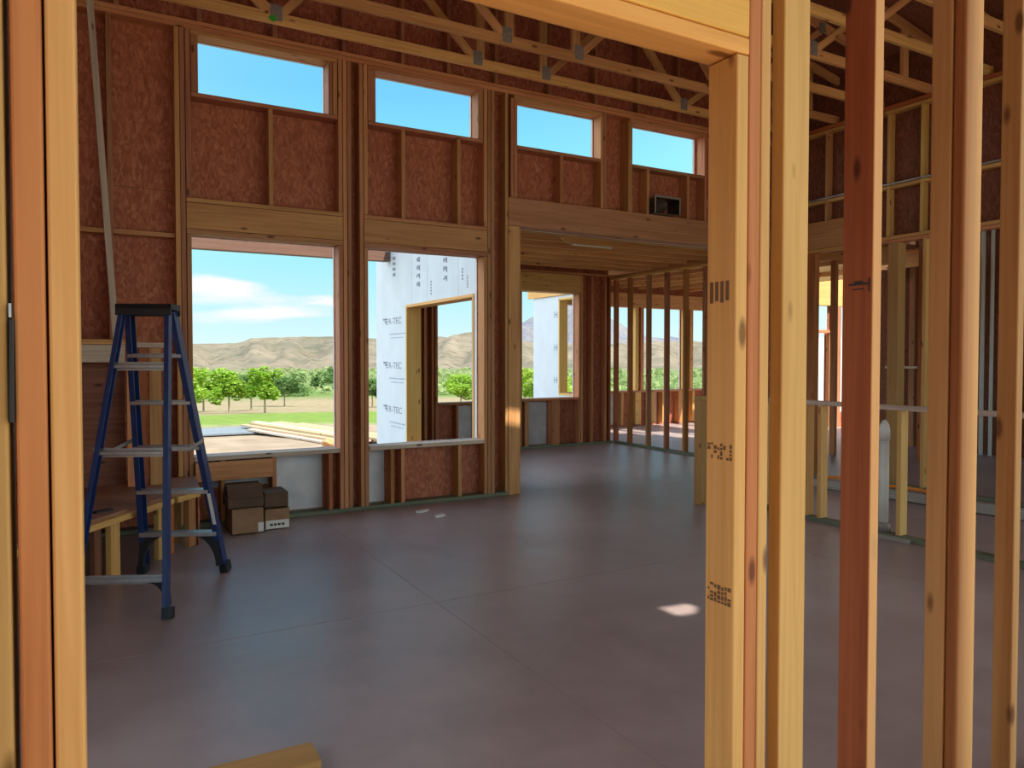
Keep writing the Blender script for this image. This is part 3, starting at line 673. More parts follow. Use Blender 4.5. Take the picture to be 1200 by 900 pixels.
# ------------------------------------------------------------------ near wall with the doorway
D = 1.17; DE = D + .089
NW = 'studs of the near doorway wall'
def near(x0, x1, label, mat, y0=D, y1=DE, z0=.038, z1=2.70, name='stud', bev=.004): return T(ab(name, x0, x1, y0, y1, z0, z1, mat, None, bev), label, 'stud', NW)
trim = near(1.226, 1.2635, 'yellow trimmer stud with faded stamps, inside the doorway edge', WOODY, z1=2.085, name='trimmer_stud')
near(1.2645, 1.3015, 'orange king stud right against the stamped yellow trimmer', WOODO, name='king_stud')
near(1.3025, 1.3345, 'narrow golden stud with long knots, second past the stamped trimmer', WOODY, name='king_stud')
near(1.3755, 1.4645, 'broad pale stud turned flat, just past the doorway studs', WOODY, D, D + .038)
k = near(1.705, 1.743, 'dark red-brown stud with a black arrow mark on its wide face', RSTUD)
near(2.106, 2.195, 'rounded red stud turned flat, warm light painted on its outer edge', RROUND, D, D + .038, bev=.016)
near(2.106, 2.195, 'olive-brown stud turned flat behind the rounded red stud', WOODL, D + .0395, D + .10)
near(2.395, 2.433, 'brown stud at the picture edge past the rounded red stud', WOODL, D, D + .058)
near(2.80, 2.838, 'stud farthest along the doorway wall towards the kitchen', WOOD)
near(-.0565, -.0185, 'smooth yellow stud edging the doorway on the ladder side', WOODY, name='trimmer_stud')
near(-.0955, -.058, 'orange-brown stud beside the smooth yellow doorway stud', WOODO, name='king_stud')
near(-.140, -.1015, 'olive stud past the dark gap at the ladder side of the doorway', WOODL)
near(-.6, -.562, 'stud out past the ladder side of the near wall', WOOD)
T(ab('bottom_plate', -.7, -.02, D, DE, 0, .037, TREATED), 'treated plate under the ladder side of the near wall', 'plate', 'near wall plates')
T(ab('bottom_plate', 1.226, 7.6, D, DE, 0, .037, TREATED), 'treated plate under the kitchen side of the near wall', 'plate', 'near wall plates')
T(ab('header_plate', -.017, 1.2635, D, DE, 2.088, 2.126, WOODG, None, .004), 'flat golden plate forming the head of the near doorway', 'plate', 'near wall plates')
T(ab('header', -.017, 1.2635, D, DE, 2.127, 2.41, WOODG, None, .004), 'deep golden header above the near doorway', 'header')
T(ab('top_plate', -.7, 3.4, D, DE, 2.702, 2.74, WOOD), 'top plate over the near doorway wall', 'plate', 'near wall plates')
# stamps on the trimmer and the arrow mark on the dark stud
def ink_left(name, x, rects, mat, parent):   # marks on a face that looks towards -x
    return bars(name, rects, x, mat, parent)
xs = 1.226 + G
r1 = [(1.19 + i * .016, 1.199 + i * .016, 1.548 - .004 * (i % 2), 1.592) for i in range(4)]
ink_left('grade_stamp', xs, r1, INKW, trim)
def stamp(z0, h):
    rr = []
    random.seed(int(z0 * 1000))
    for j in range(3):
        y = 1.180 + j * .0 
    y = 1.178
    while y < 1.245:
        w = random.choice((.004, .006, .009))
        z = z0
        while z < z0 + h - .004:
            dz = random.uniform(.004, .011)
            if random.random() < .68: rr.append((y, y + w, z, min(z + dz, z0 + h)))
            z += dz + .003
        y += w + .0035
    return rr
ink_left('grade_stamp', xs, stamp(1.19, .036), INKW, trim)
ink_left('grade_stamp', xs, stamp(.862, .042), INKW, trim)
xk = 1.705 + G
ink_left('arrow_mark', xk, [(1.183, 1.238, 1.606, 1.611), (1.198, 1.222, 1.611, 1.617), (1.178, 1.182, 1.588, 1.622), (1.196, 1.225, 1.594, 1.597)], INK, k)
# black cable in the gap at the ladder side
cb = empty('hanging_strap', (-.0985, D, 1.34), 'thin black strap with a small metal clip in the gap beside the orange-brown stud', 'strap')
bm = box_bm(.006, .014, .135, .002); finish('strap', mesh_from(bm, 'strap'), BLACK, cb, Matrix.Translation((-.0985, D - .002, 1.335)) @ Matrix.Rotation(.012, 4, 'Y'))
ab('metal_clip', -.1005, -.096, D - .008, D + .004, 1.472, 1.492, ALU, cb, 0, 2)

# ------------------------------------------------------------------ corner hearth, mantle and brace
HZ = .445
bench = empty('hearth_bench', (.0, 5.9, 0), 'angled raised plywood hearth platform behind the ladder', 'bench')
poly = [(-1.25, 4.1), (-.60, 4.30), (-.07, 5.02), (.425, 5.69), (.66, 5.93), (.70, 6.55), (-1.25, 6.55)]
bm = bmesh.new()
lo = [bm.verts.new((x, y, HZ - .02)) for x, y in poly]; hi = [bm.verts.new((x, y, HZ)) for x, y in poly]
bm.faces.new(lo[::-1]); bm.faces.new(hi)
for i in range(len(poly)): bm.faces.new((lo[i], lo[(i + 1) % len(poly)], hi[(i + 1) % len(poly)], hi[i]))
finish('platform_top', mesh_from(bm, 'platform_top'), flat('rough_plywood', (.33, .16, .09), .7, 0, 5, .25), bench)
def edge(a, b, z0, z1, th, mat, nm):
    a = Vector((*a, 0)); b = Vector((*b, 0)); dr = (b - a).normalized()
    return member(nm, a + Vector((0, 0, (z0 + z1) / 2)), b + Vector((0, 0, (z0 + z1) / 2)), z1 - z0, th, (0, 0, 1), mat, bench)
edge((-.60, 4.32), (.43, 5.715), HZ - .06, HZ - .021, .09, WOODY, 'edge_rail')
edge((.46, 5.75), (.63, 5.93), HZ - .06, HZ - .021, .09, WOODY, 'edge_rail')
dr = Vector((.495, .67, 0)).normalized()
def leg(p, mat=WOODY, w=.09, t=.038):
    a = Vector((p[0], p[1], .001)); member('leg', a, a + Vector((0, 0, HZ - .062)), w, t, dr, mat, bench)
for q, m, w in (((.075, 5.31), WOODY, .09), ((-.02, 5.30), PLY, .07), ((-.35, 4.78), WOOD, .09), ((.36, 5.70), WOODY, .038), ((.43, 5.80), WOODR, .10), ((.60, 6.0), WOOD, .09), ((.52, 6.15), WOODY, .06)): leg(q, m, w)
member('lower_panel', (.66, 6.05, .001), (.66, 6.05, HZ - .025), .012, .10, (1, 0, 0), OSB, bench)
finish('dark_scrap', mesh_from(box_bm(.12, .05, .012, .003), 'dark_scrap'), BLACK, bench, Matrix.Translation((.02, 5.30, HZ + .001)) @ Matrix.Rotation(.6, 4, 'Z'))
MY = 6.20
T(ab('mantle_beam', -1.2, .185, MY, MY + .14, 1.385, 1.515, WOODW), 'pale weathered mantle beam above the hearth behind the ladder', 'beam')
T(ab('mantle_plate', -1.2, .185, MY, MY + .14, 1.517, 1.556, WOOD), 'flat plate lying on the pale mantle beam', 'plate')
T(ab('mantle_rail', .19, .46, MY + .02, MY + .11, 1.497, 1.535, WOODW), 'slim pale rail continuing the mantle beam toward window studs', 'board')
T(ab('niche_post', .192, .262, MY + .02, MY + .11, HZ, 1.495, WOOD), 'olive post at the edge of the dark hearth niche', 'post', 'hearth niche posts')
T(ab('niche_post', .345, .43, MY + .03, MY + .12, HZ, 1.495, WOOD), 'broad brown post between the hearth niche and the window studs', 'post', 'hearth niche posts')
T(ab('niche_post', .278, .335, MY + .05, MY + .14, HZ, 1.495, WOODR), 'red narrow post between the two hearth niche posts', 'post', 'hearth niche posts')
T(ab('plywood_sheet', -1.2, .185, MY + .15, MY + .165, HZ + .001, 1.38, PLY, None, 0), 'dark plywood back of the hearth niche', 'panel')
T(member('leaning_brace', (.128, 6.36, 1.56), (-.04, 6.42, 4.60), .045, .09, (1, 0, 0), WOODW), 'pale brace board leaning from the mantle up to the roof', 'board')

# ------------------------------------------------------------------ stepladder
L = empty('stepladder', (.285, 4.887, 0), 'blue fibreglass stepladder with aluminium steps standing by the hearth', 'ladder')
def V3(x, y, z): return Vector((x, y, z))
AR, BL, BR = V3(.321, 4.374, 0), V3(.251, 5.399, 0), V3(.733, 5.171, 0)
AL = V3(-.150, 4.598, 0)
TZ = 1.70
TL, TR = V3(.145, 4.946, TZ), V3(.398, 4.826, TZ)
u_ = (BR - BL).normalized(); v_ = V3(-u_.y, u_.x, 0)     # along a step, and across (towards the window)
def channel(nm, a, b, w, t, out, par, mat=BLUE):
    """a C section rail: web plus two flanges"""
    l = (b - a).length; bm = bmesh.new()
    box_bm(.005, w, l, 0, bm)
    for s in (-1, 1): box_bm(t, .006, l, 0, bm, Matrix.Translation((-t / 2 * out, s * (w / 2 - .003), 0)))
    return finish(nm, mesh_from(bm, nm), mat, par, frame_mtx(a, b, u_))
offA, offB = -v_ * .04, v_ * .04
rails = {}
for nm, f, t, o, s in (('rear_rail', AL, TL, offA, -1), ('rear_rail', AR, TR, offA, 1), ('front_rail', BL, TL, offB, -1), ('front_rail', BR, TR, offB, 1)):
    top = t + o
    w = .075 if nm == 'front_rail' else .05
    rr = channel(nm, f + V3(0, 0, .035), top, w, .03 if nm == 'front_rail' else .024, s, L)
    rails[(nm, s)] = (f, top)
    bm = box_bm(.05, w + .02, .06, .006); finish('foot', mesh_from(bm, 'foot'), BLACK, rr, Matrix.Translation(f + V3(0, 0, .001)) @ frame_mtx((0, 0, 0), (top - f).normalized(), u_))
def at(nm, s, z):
    f, t = rails[(nm, s)]; k_ = (z - f.z) / (t.z - f.z); return f + (t - f) * k_
# steps on the window side
for i, z in enumerate((.27, .56, .85, 1.14, 1.43)):
    a = at('front_rail', -1, z) + u_ * .004; b = at('front_rail', 1, z) - u_ * .004
    bm = bmesh.new(); l = (b - a).length
    box_bm(.022, .085, l, .003, bm, Matrix.Identity(4))
    for kk in range(5): box_bm(.006, .008, l, 0, bm, Matrix.Translation((.013, -.032 + kk * .016, 0)))
    st = finish('step', mesh_from(bm, 'step'), ALU, L, frame_mtx(a, b, V3(0, 0, 1)))
    if i == 0:
        for s, p in ((1, a), (-1, b)):
            bm = bmesh.new(); n_ = 8
            pr0 = [V3(0, 0, -.012), V3(s * .16, 0, -.012)] + [V3(s * (.16 - .15 * math.sin(q / n_ * math.pi / 2)), 0, -.012 - .20 * (1 - math.cos(q / n_ * math.pi / 2))) for q in range(1, n_ + 1)] + [V3(-s * .02, 0, -.212)]
            vv = [[bm.verts.new(p + u_ * c.x + V3(0, 0, c.z) + v_ * dy) for c in pr0] for dy in (-.02, .02)]
            bm.faces.new(vv[0]); bm.faces.new(vv[1][::-1])
            for q in range(len(pr0)): bm.faces.new((vv[0][q], vv[0][(q + 1) % len(pr0)], vv[1][(q + 1) % len(pr0)], vv[1][q]))
            bmesh.ops.recalc_face_normals(bm, faces=bm.faces)
            finish('gusset', mesh_from(bm, 'gusset'), BLACK, st)
for i, z in enumerate((.20, .88, 1.37)):
    a = at('rear_rail', -1, z); b = at('rear_rail', 1, z); bm = bmesh.new(); l = (b - a).length
    box_bm(.022, .030, l, .003, bm); box_bm(.05, .003, l, 0, bm, Matrix.Translation((0, -.016, 0)))
    br = finish('rear_brace', mesh_from(bm, 'rear_brace'), ALU, L, frame_mtx(a, b, V3(0, 0, 1)))
    if i == 0:
        p = b; s = -1; bm = bmesh.new()
        pr0 = [V3(0, 0, -.012), V3(s * .11, 0, -.012)] + [V3(s * (.11 - .10 * math.sin(q / 8 * math.pi / 2)), 0, -.012 - .13 * (1 - math.cos(q / 8 * math.pi / 2))) for q in range(1, 9)] + [V3(.01, 0, -.142)]
        vv = [[bm.verts.new(p + u_ * c.x + V3(0, 0, c.z) + v_ * dy) for c in pr0] for dy in (-.015, .015)]
        bm.faces.new(vv[0]); bm.faces.new(vv[1][::-1])
        for q in range(len(pr0)): bm.faces.new((vv[0][q], vv[0][(q + 1) % len(pr0)], vv[1][(q + 1) % len(pr0)], vv[1][q]))
        bmesh.ops.recalc_face_normals(bm, faces=bm.faces); finish('gusset', mesh_from(bm, 'gusset'), BLACK, br)
for s in (-1, 1):
    a = at('rear_rail', s, .90) - u_ * s * .0; b = at('front_rail', s, .90); mid = (a + b) / 2 + V3(0, 0, -.03)
    member('spreader', a + u_ * s * .02, mid + u_ * s * .02, .022, .005, (0, 0, 1), ALU, L, 0)
    member('spreader', mid + u_ * s * .02, b + u_ * s * .02, .022, .005, (0, 0, 1), ALU, L, 0)
bm = bmesh.new()
ca, cb_ = TL - u_ * .018, TR + u_ * .018
box_bm(.035, .15, (cb_ - ca).length, .008, bm)
for s in (-1, 1): box_bm(.06, .012, (cb_ - ca).length, 0, bm, Matrix.Translation((-.02, s * .069, 0)))
cp = finish('top_cap', mesh_from(bm, 'top_cap'), BLACK, L, frame_mtx(ca + V3(0, 0, .02), cb_ + V3(0, 0, .02), V3(0, 0, 1)))
# bright label stripe on the front rail
a, b = at('front_rail', 1, .34), at('front_rail', 1, .55)
lb = member('label_sticker', a - v_ * .0405 + u_ * .0, b - v_ * .0405, .022, .001, u_, PAPER, L, 0); lb['label'] = 'white sticker on blue rail'

# ------------------------------------------------------------------ cardboard boxes under the first window
def carton(x0, x1, y0, y1, z0, z1, label, mat, flap=0.0, lab=None):
    t = empty('cardboard_box', ((x0 + x1) / 2, (y0 + y1) / 2, z0), label, 'box', 'cardboard boxes under the window')
    w = .006; bm = bmesh.new()
    cx, cy = (x0 + x1) / 2, (y0 + y1) / 2
    box_bm(x1 - x0, y1 - y0, w, 0, bm, Matrix.Translation((cx, cy, z0)))
    for xx in (x0 + w / 2, x1 - w / 2): box_bm(w, y1 - y0 - .0005, z1 - z0, 0, bm, Matrix.Translation((xx, cy, z0)))
    for yy in (y0 + w / 2, y1 - w / 2): box_bm(x1 - x0, w, z1 - z0, 0, bm, Matrix.Translation((cx, yy, z0)))
    finish('box_body', mesh_from(bm, 'box_body'), mat, t)
    ln = (y1 - y0) / 2
    for s, yy in ((-1, y0 + w), (1, y1 - w)):
        ang = flap if flap else 0
        p0 = Vector((cx, yy, z1 + .002)); dv = Vector((0, -s * math.cos(ang), math.sin(ang)))
        member('flap', p0, p0 + dv * (ln - w - .002), x1 - x0 - .004, .004, (1, 0, 0), mat, t, 0)
    if lab:
        q = member('label_panel', (cx, y0 - .0015, z0 + lab[0]), (cx, y0 - .0015, z0 + lab[1]), (x1 - x0) * lab[2], .001, (1, 0, 0), PAPER, t, 0)
        q['label'] = 'white printed panel'
        bm = bmesh.new()
        for kx2 in range(4): box_bm((x1 - x0) * .12, .0006, .018, 0, bm, Matrix.Translation((cx + (x1 - x0) * (-.25 + .16 * kx2), y0 - .0025, z0 + (lab[0] + lab[1]) / 2 - .01)))
        finish('box_print', mesh_from(bm, 'box_print'), INK, q)
    return t
carton(.925, 1.165, 6.17, 6.50, .002, .20, 'brown cardboard box on the slab, ladder-side bottom of the stack', CARD, 0)
carton(1.19, 1.385, 6.23, 6.53, .002, .165, 'cardboard box with white printed panel, on the slab under mesa-view sill', CARD, 0, (.005, .075, .96))
carton(.90, 1.175, 6.20, 6.49, .210, .280, 'dark open cardboard box on top of the ladder-side box', CARDD, .9)
carton(1.192, 1.38, 6.25, 6.52, .176, .30, 'dark cardboard box on top of the one with white panel', CARDD, 0)

lbx = member('label_panel', (1.145, 6.1685, .01), (1.145, 6.1685, .085), .045, .001, (1, 0, 0), PAPER, bpy.data.objects['cardboard_box'], 0); lbx['label'] = 'white printed corner'
# ------------------------------------------------------------------ loose bits on the slab
T(member('loose_board', (.655, 2.56, .020), (-.55, 2.575, .020), .14, .038, (0, 1, 0), WOODL, None, .003), 'short length of board lying on the slab in front of the doorway', 'board')
def scrap(x, y, s, label):
    bm = bmesh.new(); vs = []
    random.seed(int(x * 991))
    n_ = 9
    top = [bm.verts.new((s * (1 + .35 * random.random()) * math.cos(2 * math.pi * i / n_), .45 * s * (1 + .5 * random.random()) * math.sin(2 * math.pi * i / n_), .006 + .01 * random.random())) for i in range(n_)]
    bot = [bm.verts.new((v.co.x, v.co.y, 0)) for v in top]
    bm.faces.new(top); bm.faces.new(bot[::-1])
    for i in range(n_): bm.faces.new((bot[i], bot[(i + 1) % n_], top[(i + 1) % n_], top[i]))
    T(finish('paper_scrap', mesh_from(bm, 'paper_scrap'), PAPER, None, Matrix.Translation((x, y, .001)) @ Matrix.Rotation(.5, 4, 'Z')), label, 'scrap', 'scraps by the window wall')
scrap(2.60, 6.28, .07, 'larger pale scrap on the slab under the foam-wall-view window')
scrap(2.66, 6.02, .06, 'smaller pale scrap on the slab farther from the window wall')
# saw cuts in the slab
def cut(a, b, nm='slab_joint'):
    o = member(nm, (*a, .0004), (*b, .0004), .004, .0006, (a[1] - b[1], b[0] - a[0], 0), flat('slab_joint_grey', (.345, .27, .262), .8), None, 0)
    return struct(o)
cut((-1, 3.9), (7.4, 3.9)); cut((1.7, 1.4), (1.7, 6.5)); cut((4.5, 1.4), (4.5, 9.7)); cut((3.9, 6.7), (7.4, 6.7))

# ------------------------------------------------------------------ outside: ground, hills, plants, lumber
YAW = R(29.4609); FPX = 861.3
def az(px): return math.atan((px - 600) / FPX) + YAW
ZT_ = [(0, -.25), (17, -.27), (25, -.9), (45, -2.0), (70, -3.5), (110, -5.3), (200, -6.5), (400, -7.5), (1400, -10), (9000, -30)]
def gz(d_):
    for (a, za), (b, zb) in zip(ZT_, ZT_[1:]):
        if d_ <= b: return za + (zb - za) * (d_ - a) / (b - a)
    return -30
def ground_mat():
    m, nt, b = new_mat('valley_ground')
    ge = N(nt, 'ShaderNodeNewGeometry'); ln = N(nt, 'ShaderNodeVectorMath', operation='LENGTH')
    nt.links.new(ge.outputs['Position'], ln.inputs[0])
    n1 = N(nt, 'ShaderNodeTexNoise'); n1.inputs['Scale'].default_value = .12; n1.inputs['Detail'].default_value = 5
    n2 = N(nt, 'ShaderNodeTexNoise'); n2.inputs['Scale'].default_value = 1.6; n2.inputs['Detail'].default_value = 6
    for n_ in (n1, n2): nt.links.new(ge.outputs['Position'], n_.inputs['Vector'])
    dd = math_(nt, 'ADD', ln.outputs['Value'], math_(nt, 'MULTIPLY', math_(nt, 'SUBTRACT', n1.outputs[0], .5), 14.0))
    lg = math_(nt, 'DIVIDE', math_(nt, 'LOGARITHM', math_(nt, 'MAXIMUM', dd, 1.0), 10.0), 4.0)
    L_ = lambda d_: math.log10(d_) / 4
    sand = (0.274, 0.205, 0.148); sand2 = (0.288, 0.223, 0.162); grass = (0.144, 0.216, 0.040); dry = (0.259, 0.209, 0.126); green = (0.108, 0.173, 0.043); gr2 = (0.130, 0.173, 0.061); far = (0.187, 0.173, 0.112)
    col = ramp(nt, lg, [(L_(1), sand), (L_(26), sand2), (L_(30), grass), (L_(50), grass), (L_(56), dry), (L_(120), dry), (L_(145), green), (L_(420), gr2), (L_(700), far), (1.0, (.20, .17, .13))])
    var = ramp(nt, n2.outputs[0], [(.3, (.72, .72, .72)), (.7, (1.12, 1.12, 1.12))])
    col = mixc(nt, 1.0, col, var, 'MULTIPLY')
    nt.links.new(col, b.inputs['Base Color']); b.inputs['Roughness'].default_value = .95; b.inputs['Specular IOR Level'].default_value = .1
    return m
bm = bmesh.new()
rad = [0.5, 4, 8, 12, 14, 16, 18, 20, 23, 26, 30, 35, 40, 46, 53, 60, 70, 85, 100, 120, 145, 175, 210, 260, 320, 400, 520, 700, 1000, 1500, 3000, 8000]
SEG = 144; rings = []
for r_ in rad:
    ring = []
    for k2 in range(SEG):
        a = 2 * math.pi * k2 / SEG; x, y = r_ * math.sin(a), r_ * math.cos(a)
        h = noise.noise(Vector((x * .05, y * .05, 0))) * min(.5, max(0, (r_ - 22) * .012))
        ring.append(bm.verts.new((x, y, gz(r_) + h)))
    rings.append(ring)
for a, b in zip(rings, rings[1:]):
    for k2 in range(SEG): bm.faces.new((a[k2], a[(k2 + 1) % SEG], b[(k2 + 1) % SEG], b[k2]))
bm.faces.new(rings[0])
bmesh.ops.recalc_face_normals(bm, faces=bm.faces)
for f in bm.faces: f.smooth = True
struct(finish('ground', mesh_from(bm, 'ground'), ground_mat()))
struct(ab('path', .6, 3.2, 17.3, 18.9, -.30, -.262, flat('grey_gravel', (.15, .18, .205), .9, 0, 20, .2), None, 0))

def hill_mat(name, base, alt, shade):
    m, nt, b = new_mat(name)
    ge = N(nt, 'ShaderNodeNewGeometry')
    mp = N(nt, 'ShaderNodeMapping'); mp.inputs['Scale'].default_value = (.006, .006, .02)
    nt.links.new(ge.outputs['Position'], mp.inputs[0])
    n1 = N(nt, 'ShaderNodeTexNoise'); n1.inputs['Scale'].default_value = 1.0; n1.inputs['Detail'].default_value = 7; n1.inputs['Roughness'].default_value = .62
    nt.links.new(mp.outputs[0], n1.inputs['Vector'])
    col = ramp(nt, n1.outputs[0], [(.34, shade), (.5, base), (.68, alt)])
    mp2 = N(nt, 'ShaderNodeMapping'); mp2.inputs['Scale'].default_value = (.045, .045, .16)
    nt.links.new(ge.outputs['Position'], mp2.inputs[0])
    n2 = N(nt, 'ShaderNodeTexNoise'); n2.inputs['Scale'].default_value = 1.0; n2.inputs['Detail'].default_value = 5; n2.inputs['Roughness'].default_value = .7
    nt.links.new(mp2.outputs[0], n2.inputs['Vector'])
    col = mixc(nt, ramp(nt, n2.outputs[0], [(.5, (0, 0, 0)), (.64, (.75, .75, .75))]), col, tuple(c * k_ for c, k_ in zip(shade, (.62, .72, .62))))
    nt.links.new(col, b.inputs['Base Color']); b.inputs['Roughness'].default_value = 1; b.inputs['Specular IOR Level'].default_value = 0
    return m
def ridge(name, R0, R1, prof, mat, rough, zbase, nseg=260, nr=22, a0=-45, a1=95):
    bm = bmesh.new(); grid = []
    def top(px_a):
        P = prof
        if px_a <= P[0][0]: y = P[0][1]
        elif px_a >= P[-1][0]: y = P[-1][1]
        else:
            for (pa, ya), (pb_, yb) in zip(P, P[1:]):
                if pa <= px_a <= pb_: y = ya + (yb - ya) * (px_a - pa) / (pb_ - pa); break
        return y
    for i in range(nseg + 1):
        a = R(a0 + (a1 - a0) * i / nseg)
        rel = max(-1.35, min(1.35, a - YAW)); px_a = 600 + FPX * math.tan(rel)
        ytop = top(px_a); col_ = []
        for j in range(nr + 1):
            t = j / nr; r_ = R0 + (R1 - R0) * min(1, t / .82)
            htop = 1.42 + (419.2 - ytop) / FPX * R1 * math.cos(rel)
            prof_t = min(1, t / .82) ** 1.35
            z = zbase + (htop - zbase) * prof_t
            if t > .82: r_ = R1 + (R1 - R0) * (t - .82) * 2; z = htop - (htop - zbase) * (t - .82) * 2.5
            x, y = r_ * math.sin(a), r_ * math.cos(a)
            amp = rough * (htop - zbase) * math.sin(min(1, t / .82) * math.pi) 
            n_ = noise.fractal(Vector((a * 26, t * 2.2, 3.1)), .9, 2.1, 5) + .6 * abs(noise.noise(Vector((a * 70, t * 1.2, 9))))
            if t >= .82: n_ *= .15
            col_.append(bm.verts.new((x, y, z + amp * n_ * .8 + (noise.noise(Vector((a * 160, 4, 1))) * rough * .05 * (htop - zbase) if t > .6 else 0))))
        grid.append(col_)
    for i in range(nseg):
        for j in range(nr): bm.faces.new((grid[i][j], grid[i + 1][j], grid[i + 1][j + 1], grid[i][j + 1]))
    bmesh.ops.recalc_face_normals(bm, faces=bm.faces)
    for f in bm.faces: f.smooth = True
    return struct(finish(name, mesh_from(bm, name), mat))
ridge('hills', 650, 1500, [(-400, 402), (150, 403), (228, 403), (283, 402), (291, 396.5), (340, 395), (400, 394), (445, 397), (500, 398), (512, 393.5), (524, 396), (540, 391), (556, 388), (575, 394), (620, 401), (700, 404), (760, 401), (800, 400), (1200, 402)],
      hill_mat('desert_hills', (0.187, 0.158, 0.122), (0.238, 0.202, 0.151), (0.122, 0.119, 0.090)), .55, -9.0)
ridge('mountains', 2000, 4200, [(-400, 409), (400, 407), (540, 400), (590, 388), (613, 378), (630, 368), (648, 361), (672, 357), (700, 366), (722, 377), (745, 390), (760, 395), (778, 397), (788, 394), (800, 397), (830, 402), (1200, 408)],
      hill_mat('hazy_mountains', (0.180, 0.180, 0.205), (0.230, 0.209, 0.202), (0.119, 0.137, 0.187)), .5, -16.0)  # distance haze is put into these bluish tones

# plants
def leaf_cloud(name, blobs, n, size, mat, parent=None, origin=(0, 0, 0), seed=1):
    rnd = random.Random(seed); bm = bmesh.new()
    tot = sum(b[3] * b[4] * b[5] for b in blobs)
    for (x, y, z, rx, ry, rz) in blobs:
        for _ in range(max(6, int(n * rx * ry * rz / tot))):
            while True:
                p = Vector((rnd.uniform(-1, 1), rnd.uniform(-1, 1), rnd.uniform(-1, 1)))
                if .25 < p.length < 1: break
            if rnd.random() < .6: p = p.normalized() * rnd.uniform(.72, 1)
            c = Vector((x + p.x * rx, y + p.y * ry, z + p.z * rz))
            q = Matrix.Rotation(rnd.uniform(0, 6.28), 3, 'Z') @ Matrix.Rotation(rnd.uniform(-1.2, 1.2), 3, 'X')
            s = size * rnd.uniform(.6, 1.3)
            vs = [bm.verts.new(c + q @ Vector(v) * s) for v in ((-.5, 0, 0), (0, -.32, .06), (.5, 0, 0), (0, .32, .06))]
            bm.faces.new(vs)
    return finish(name, mesh_from(bm, name), mat, parent, Matrix.Translation(origin))
def tree(px, d_, h, w, label, mat, seed, group='orchard trees', trunk=.28, zoff=0):
    a = az(px); x, y = d_ * math.sin(a), d_ * math.cos(a); z = gz(d_) + zoff - .05
    t = empty('young_tree', (x, y, z), label, 'tree', group)
    rnd = random.Random(seed)
    blobs = [(0, 0, h * .60, w * .27, w * .27, h * .27)]
    for k2 in range(11):
        an = k2 * 2.4 + rnd.random(); rr = w * rnd.uniform(.16, .40); q = rnd.uniform(.10, .21)
        blobs.append((rr * math.cos(an), rr * math.sin(an), h * rnd.uniform(.34, .84), w * q, w * q, h * q * .8))
    leaf_cloud('crown', blobs, 2600, h * .075, mat, t, (x, y, z), seed)
    bm = bmesh.new()
    bmesh.ops.create_cone(bm, segments=10, radius1=h * .022, radius2=h * .014, depth=h * .45)
    bm.transform(Matrix.Translation((0, 0, h * .225)))
    for k2 in range(4):
        b2 = bmesh.new(); bmesh.ops.create_cone(b2, segments=7, radius1=h * .012, radius2=h * .005, depth=h * .35)
        b2.transform(Matrix.Translation((0, 0, h * .17)))
        b2.transform(Matrix.Translation((0, 0, h * .36)) @ Matrix.Rotation(k2 * 1.57 + rnd.random(), 4, 'Z') @ Matrix.Rotation(.6, 4, 'X'))
        me = bpy.data.meshes.new('t'); b2.to_mesh(me); b2.free(); bm.from_mesh(me); bpy.data.meshes.remove(me)
    finish('trunk', mesh_from(bm, 'trunk'), BARK, t, Matrix.Translation((x, y, z)))
    return t
tree(268, 61, 4.0, 2.9, 'bright young tree with slim trunk, ladder-side one on the lawn edge', LEAF, 1)
tree(310, 55.5, 3.6, 2.6, 'bright young tree with bare trunk, farther from ladder on the lawn edge', LEAF, 2)
tree(294, 72, 4.2, 3.4, 'young tree standing behind and between the two lawn-edge trees', LEAFD, 3)
tree(238, 76, 4.7, 5.5, 'broad tree glimpsed behind the ladder rail', LEAF, 4)
tree(212, 70, 4.3, 5.0, 'broad tree beyond the window studs next to the ladder', LEAF, 5)
tree(333, 95, 4.4, 5.4, 'duller tree in the row past the lawn-edge trees', LEAFD, 6)
tree(540, 62, 3.6, 4.4, 'round bright bush tree seen through the foam wall opening', LEAF, 7)
tree(626, 52, 3.5, 5.2, 'leafy bright tree filling the bottom of the mountain-view opening', LEAFY, 8)
tree(650, 56, 3.2, 4.4, 'leafy bright tree partly behind the outer foam wall', LEAFY, 9)
tree(436, 90, 3.8, 4.5, 'dark green tree in the sliver beside the white foam wall', LEAFD, 12)
def bush(px, d_, h, w, label, mat, seed):
    a = az(px); x, y = d_ * math.sin(a), d_ * math.cos(a); z = gz(d_) - .2
    T(leaf_cloud('bush', [(0, 0, h * .45, w * .5, w * .5, h * .55), (w * .3, 0, h * .35, w * .3, w * .3, h * .4), (-w * .3, 0, h * .33, w * .3, w * .3, h * .38)], 900, h * .16, mat, None, (x, y, z), seed), label, 'bush', 'valley bushes')
bush(378, 190, 4.6, 5.5, 'dark round bush alone in the green valley, past the young trees', LEAFD, 21)
bush(342, 140, 2.6, 6, 'low grey-green bush beside the row of young trees', LEAFD, 22)
bush(395, 330, 6, 9, 'small dark bush near window edge at the foot of the mesa', LEAFD, 23)
